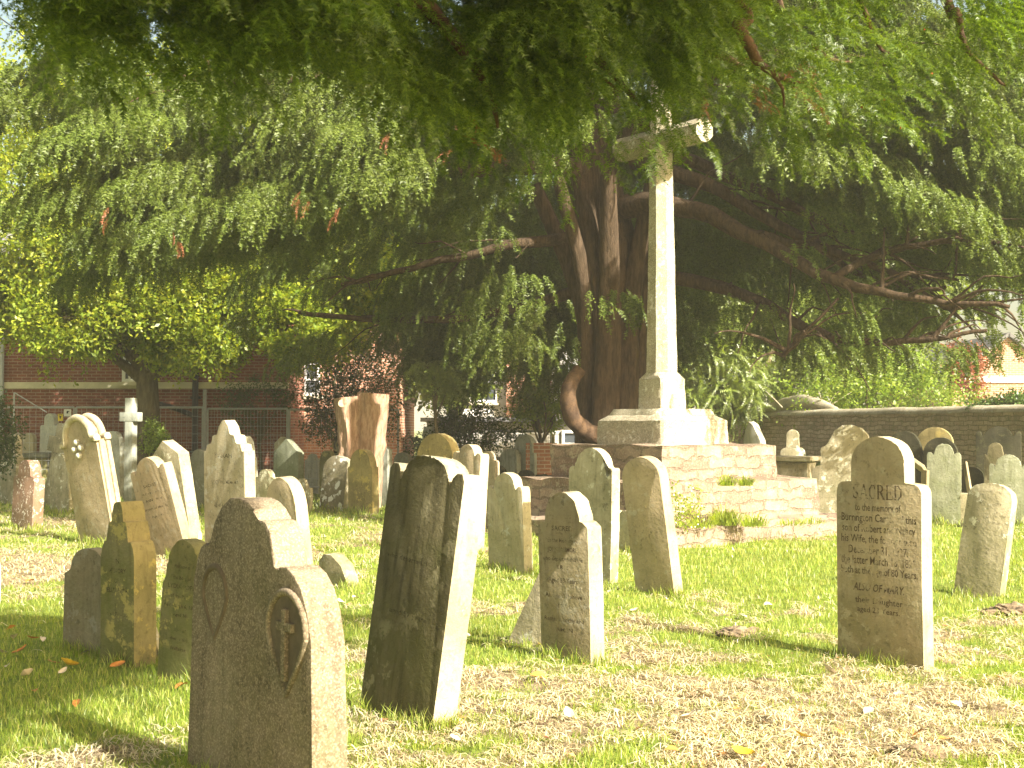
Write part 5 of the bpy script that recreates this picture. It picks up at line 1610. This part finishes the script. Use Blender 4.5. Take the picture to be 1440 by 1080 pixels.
H('dark pointed headstone with lit edge behind the SACRED stone', 1258, 1286, 724, 608, 'gothic', 'black', t=.12, a=30, rise=1.5, pw=.8, wmin=.6)
H('yellow-green round headstone standing against the wall', 1296, 1334, 716, 601, 'round', 'mustard', t=.12, a=28, rise=.95, wmin=.65)
H('black round headstone in front of the yellow-green one', 1306, 1340, 726, 615, 'round', 'black', t=.12, a=28, rise=1.0, wmin=.55)
H('grey-green eared slab with shaped head before the wall', 1304, 1352, 737, 625, 'ears', 'greenslab', t=.12, a=22, cw=.5, ear=.66, eh=.89, dip=.84, rise=.85)
H('black wide eared headstone under the ivied wall end', 1373, 1437, 720, 599, 'ears', 'black', t=.12, a=24, cw=.6, ear=.74, eh=.945, dip=.87, rise=.75)
H('dark green round headstone before the black wide eared one', 1385, 1416, 728, 620, 'ears', 'mossy_dark', t=.12, a=26, cw=.62, ear=.8, eh=.85, dip=.8, rise=.95)
H('pale green eared headstone cut by the frame edge', 1392, 1446, 738, 638, 'ears', 'greenslab', t=.12, a=24, cw=.62, ear=.76, eh=.87, dip=.8, rise=.8)
# leaning slabs and the block between the right-hand stones
def slab(label, p0, p1, wd, th, mat):
    bm = bmesh.new(); d = p1 - p0
    add_box(bm, (0, 0, 0), (d.length, th, wd), bev=.006)
    o = link('leaning_slab', bm_mesh('leaning_slab', bm), M[mat])
    x = d.normalized(); y = Vector((0, 1, 0)); z = x.cross(y).normalized(); y = z.cross(x)
    m = Matrix((x, y, z)).transposed().to_4x4()
    o.matrix_world = Matrix.Translation((p0 + p1) / 2) @ m
    return tag(o, label, 'slab')
slab('thin broken slab edge leaning behind the SACRED stone', at(1279, 646, 18.6), at(1302, 662, 18.4), .05, .3, 'limestone')
slab('upright slim stone strip standing behind the SACRED stone', at(1301, 661, 18.3), at(1299, 745, 18.3), .04, .25, 'tan')
slab('thin pale strip leaning against the grey-green slab', at(1357, 652, 20), at(1364, 694, 19.6), .035, .12, 'tan')
H('small pale block stone at the foot of the grey-green slab', 1352, 1366, 742, 694, 'flat', 'limestone', t=.2, a=25, wmin=.16, name='stone_block', cat='stone block', group=None)
H('dark low headstone shoulder in the gap under the black eared stone', 1356, 1376, 726, 655, 'round', 'black', t=.14, a=26, wmin=.4)

# ------------------------------------------------------------------ the tree stump
P = ground(508, 715); st = empty('tree_stump', P)
tag(st, 'tall sawn-off tree stump of orange-brown stripped wood', 'tree stump')
zt = (715 - 556) * P.y / F
kx = P.y / F
def stem(cx, r0, r1, z1, seed, sq=1.0):
    bm = bmesh.new()
    q = spline([(cx * .6, 0, -.2), (cx * .68, 0, z1 * .3), (cx * .8, 0, z1 * .65), (cx * 1.04, 0, z1)], 7)
    tube(bm, q, [np.interp(i, [0, 10, 21], [r0 * .8, r0 * .9, r1 * .98]) for i in range(22)], 26, 5, .08, .22, seed)
    return bm_mesh('stem', bm, 70)
link('stem', stem(-19 * kx, 19 * kx, 18 * kx, zt - .04, 3), M['stump'], st)
link('stem', stem(16 * kx, 21 * kx, 22 * kx, zt + .03, 8), M['stump'], st)
bm = bmesh.new()
bmesh.ops.create_cone(bm, cap_ends=True, segments=20, radius1=.085, radius2=.07, depth=.06, matrix=Matrix.Translation((-25 * kx, -17.2 * kx, zt - .16)) @ Matrix.Rotation(R(80), 4, 'X'))
link('sawn_knot', bm_mesh('sawn_knot', bm), M['cut'], st)

# ------------------------------------------------------------------ soil mounds and fallen leaves
def mound(px, py, w, hgt, label):
    P = ground(px, py)
    bm = bmesh.new()
    bmesh.ops.create_icosphere(bm, subdivisions=5, radius=1)
    for v in bm.verts:
        c = v.co.copy(); k_ = 1 + .35 * nz(*(c * 2.1 + Vector((px, 0, 0)))) + .22 * nz(*(c * 6)) + .16 * nz(*(c * 15))
        v.co = Vector((c.x * w * k_, c.y * w * .75 * k_, c.z * hgt * k_))
    o = link('soil_mound', bm_mesh('soil_mound', bm, 80), M['soil']); o.location = (P.x, P.y, gz(P.x, P.y) - .02)
    tag(o, label, 'soil mound')
mound(1042, 893, .19, .07, 'brown molehill in the grass left of the SACRED stone')
mound(1432, 862, .26, .09, 'brown soil heap at the foot of the big leaning lichened stone')
mound(755, 949, .06, .045, 'tiny crumb of dug soil in the dry grass')
mound(1290, 1062, .12, .05, 'low mat of dark cuttings in the dry grass')

def leaf_mesh(seed, L_, W_):
    r = random.Random(seed)
    bm = bmesh.new(); n = 9
    rows = []
    cu = r.uniform(-.5, .9); fo = r.uniform(.1, .5)
    for i in range(n):
        t = i / (n - 1)
        hw = W_ / 2 * math.sin(math.pi * min(1, t * .95 + .03)) ** .8 * (1 + r.uniform(-.08, .08))
        z = cu * L_ * (t - .5) ** 2
        rows.append([bm.verts.new((L_ * (t - .5), s * hw, z + abs(s) * hw * fo + r.uniform(-.002, .002))) for s in (-1, -.5, 0, .5, 1)])
    for i in range(n - 1):
        for j in range(4): bm.faces.new((rows[i][j], rows[i + 1][j], rows[i + 1][j + 1], rows[i][j + 1]))
    return bm_mesh('fallen_leaf', bm, 80)
LM = [leaf_mesh(i, random.uniform(.085, .12), random.uniform(.05, .075)) for i in range(6)]
def fallen(px, py, mat, label, group, sc=1.0):
    P = ground(px, py)
    me = LM[random.randrange(6)].copy()
    o = link('fallen_leaf', me, M[mat])
    o.location = (P.x, P.y, gz(P.x, P.y) + .035)
    o.rotation_euler = (random.gauss(.25, .3), random.gauss(0, .3), random.uniform(0, 6.28))
    o.scale = (sc,) * 3
    tag(o, label, 'leaf', group)
fallen(97, 946, 'leaf_yellow', 'bright yellow leaf on the shaded grass before the tall mossy headstone', None, 1.1)
fallen(758, 962, 'leaf_orange', 'curled orange leaf on straw before the light brown headstone', None, 1.1)
fallen(1046, 1072, 'leaf_yellow', 'yellow leaf at the bottom edge on dry grass', None, 1.1)
fallen(1130, 1050, 'leaf_yellow', 'upright yellow leaf on dry grass below the SACRED stone', None, .8)
for px, py in ((15, 888), (46, 906), (28, 928), (140, 915), (75, 942), (165, 948), (108, 1002), (48, 980), (430, 800), (1180, 1038), (1290, 1045), (1330, 1050), (945, 1062), (255, 976), (50, 830), (42, 822)):
    fallen(px, py, 'leaf_orange', 'brown dead leaf lying on the grass', 'brown fallen leaves', random.uniform(.7, 1.1))
for px, py in ((858, 842), (1080, 857), (1045, 872), (892, 868), (915, 940), (926, 990), (990, 986), (1166, 951), (1226, 994), (1265, 986), (1210, 1040), (1222, 1012), (1345, 996), (800, 1016), (870, 1010), (735, 1025),
               (680, 868), (655, 900), (590, 880), (560, 860), (60, 905), (95, 892), (20, 905), (5, 920), (88, 955), (120, 925), (40, 962), (500, 846), (480, 850), (1290, 1000), (640, 1050), (970, 1020), (1060, 968), (10, 945)):
    fallen(px, py, 'leaf_pale', 'pale dry leaf lying on the grass', 'pale fallen leaves', random.uniform(.65, 1.0))
# small litter nobody could count
P = []
for _ in range(1500):
    Y = rng.uniform(4.6, 13); X = rng.uniform(-.42, .42) * Y
    if dry(X, Y) > -.2 and nz(X * .9, Y * .9, 31) > -.1: P.append((X, Y, gz(X, Y) + .02))
P = np.array(P)
lt = []
for i in range(4):
    v_ = np.array([(-.02, 0, 0), (0, .011, .006), (.022, 0, .003), (0, -.011, .006)]) * random.uniform(.6, 1.2)
    lt.append((v_, np.array([(0, 1, 2), (0, 2, 3)])))
Vv, Tt = place(lt, P, rng.uniform(0, 6.28, len(P)), rng.uniform(.6, 1.4, len(P)), .35)
ll = link('leaf_litter', np_mesh('leaf_litter', Vv, Tt), foliage_mat('leaf_litter', [(.50, .38, .22), (.30, .12, .06), (.45, .25, .08), (.58, .48, .32)], .2, .05))
tag(ll, 'small dead leaf litter scattered through the dry grass', 'leaf litter', kind='stuff')
P = []
for x, y, w, t, a in FEET:
    if y > 24: continue
    ux, uy = math.cos(R(a)), -math.sin(R(a))
    n = int(1500 * w / (1 + (y / 9) ** 1.5))
    for _ in range(n):
        u = random.uniform(-.56, .56) * w; b = -abs(random.gauss(0, .035)) - .005
        if random.random() < .3: u = w / 2 + abs(random.gauss(0, .03)); b = random.uniform(0, t)
        if nz(x + u * 5, y * 3, 2.5) < -.15 : continue
        P.append((x + ux * u - uy * b, y + uy * u + ux * b, random.uniform(.9, 2.5)))
tag(link('grass', blades('grass', P, .025, .06, .0024, .8), M['grassblade']), 'longer uncut grass around the feet of the headstones', 'grass', kind='stuff')
for o in list(bpy.data.objects):
    for key in ('w', 'h'):
        if key in o: del o[key]

# ------------------------------------------------------------------ haze volume added in place of a veiling lens glow
bm = bmesh.new()
add_box(bm, (0, 0, 6.0), (1450, 1450, 14.4))
hm = bpy.data.materials.new('glow_haze'); hm.use_nodes = True
hm.node_tree.nodes.clear()
ho = hm.node_tree.nodes.new('ShaderNodeOutputMaterial'); hv = hm.node_tree.nodes.new('ShaderNodeVolumePrincipled')
hv.inputs['Color'].default_value = (1, .96, .80, 1)
hv.inputs['Density'].default_value = .0013
hm.node_tree.links.new(hv.outputs[0], ho.inputs['Volume'])
hz = link('haze', bm_mesh('haze', bm), hm)
tag(hz, 'thin pale haze volume added to imitate a veiling lens glow', 'haze', kind='stuff')
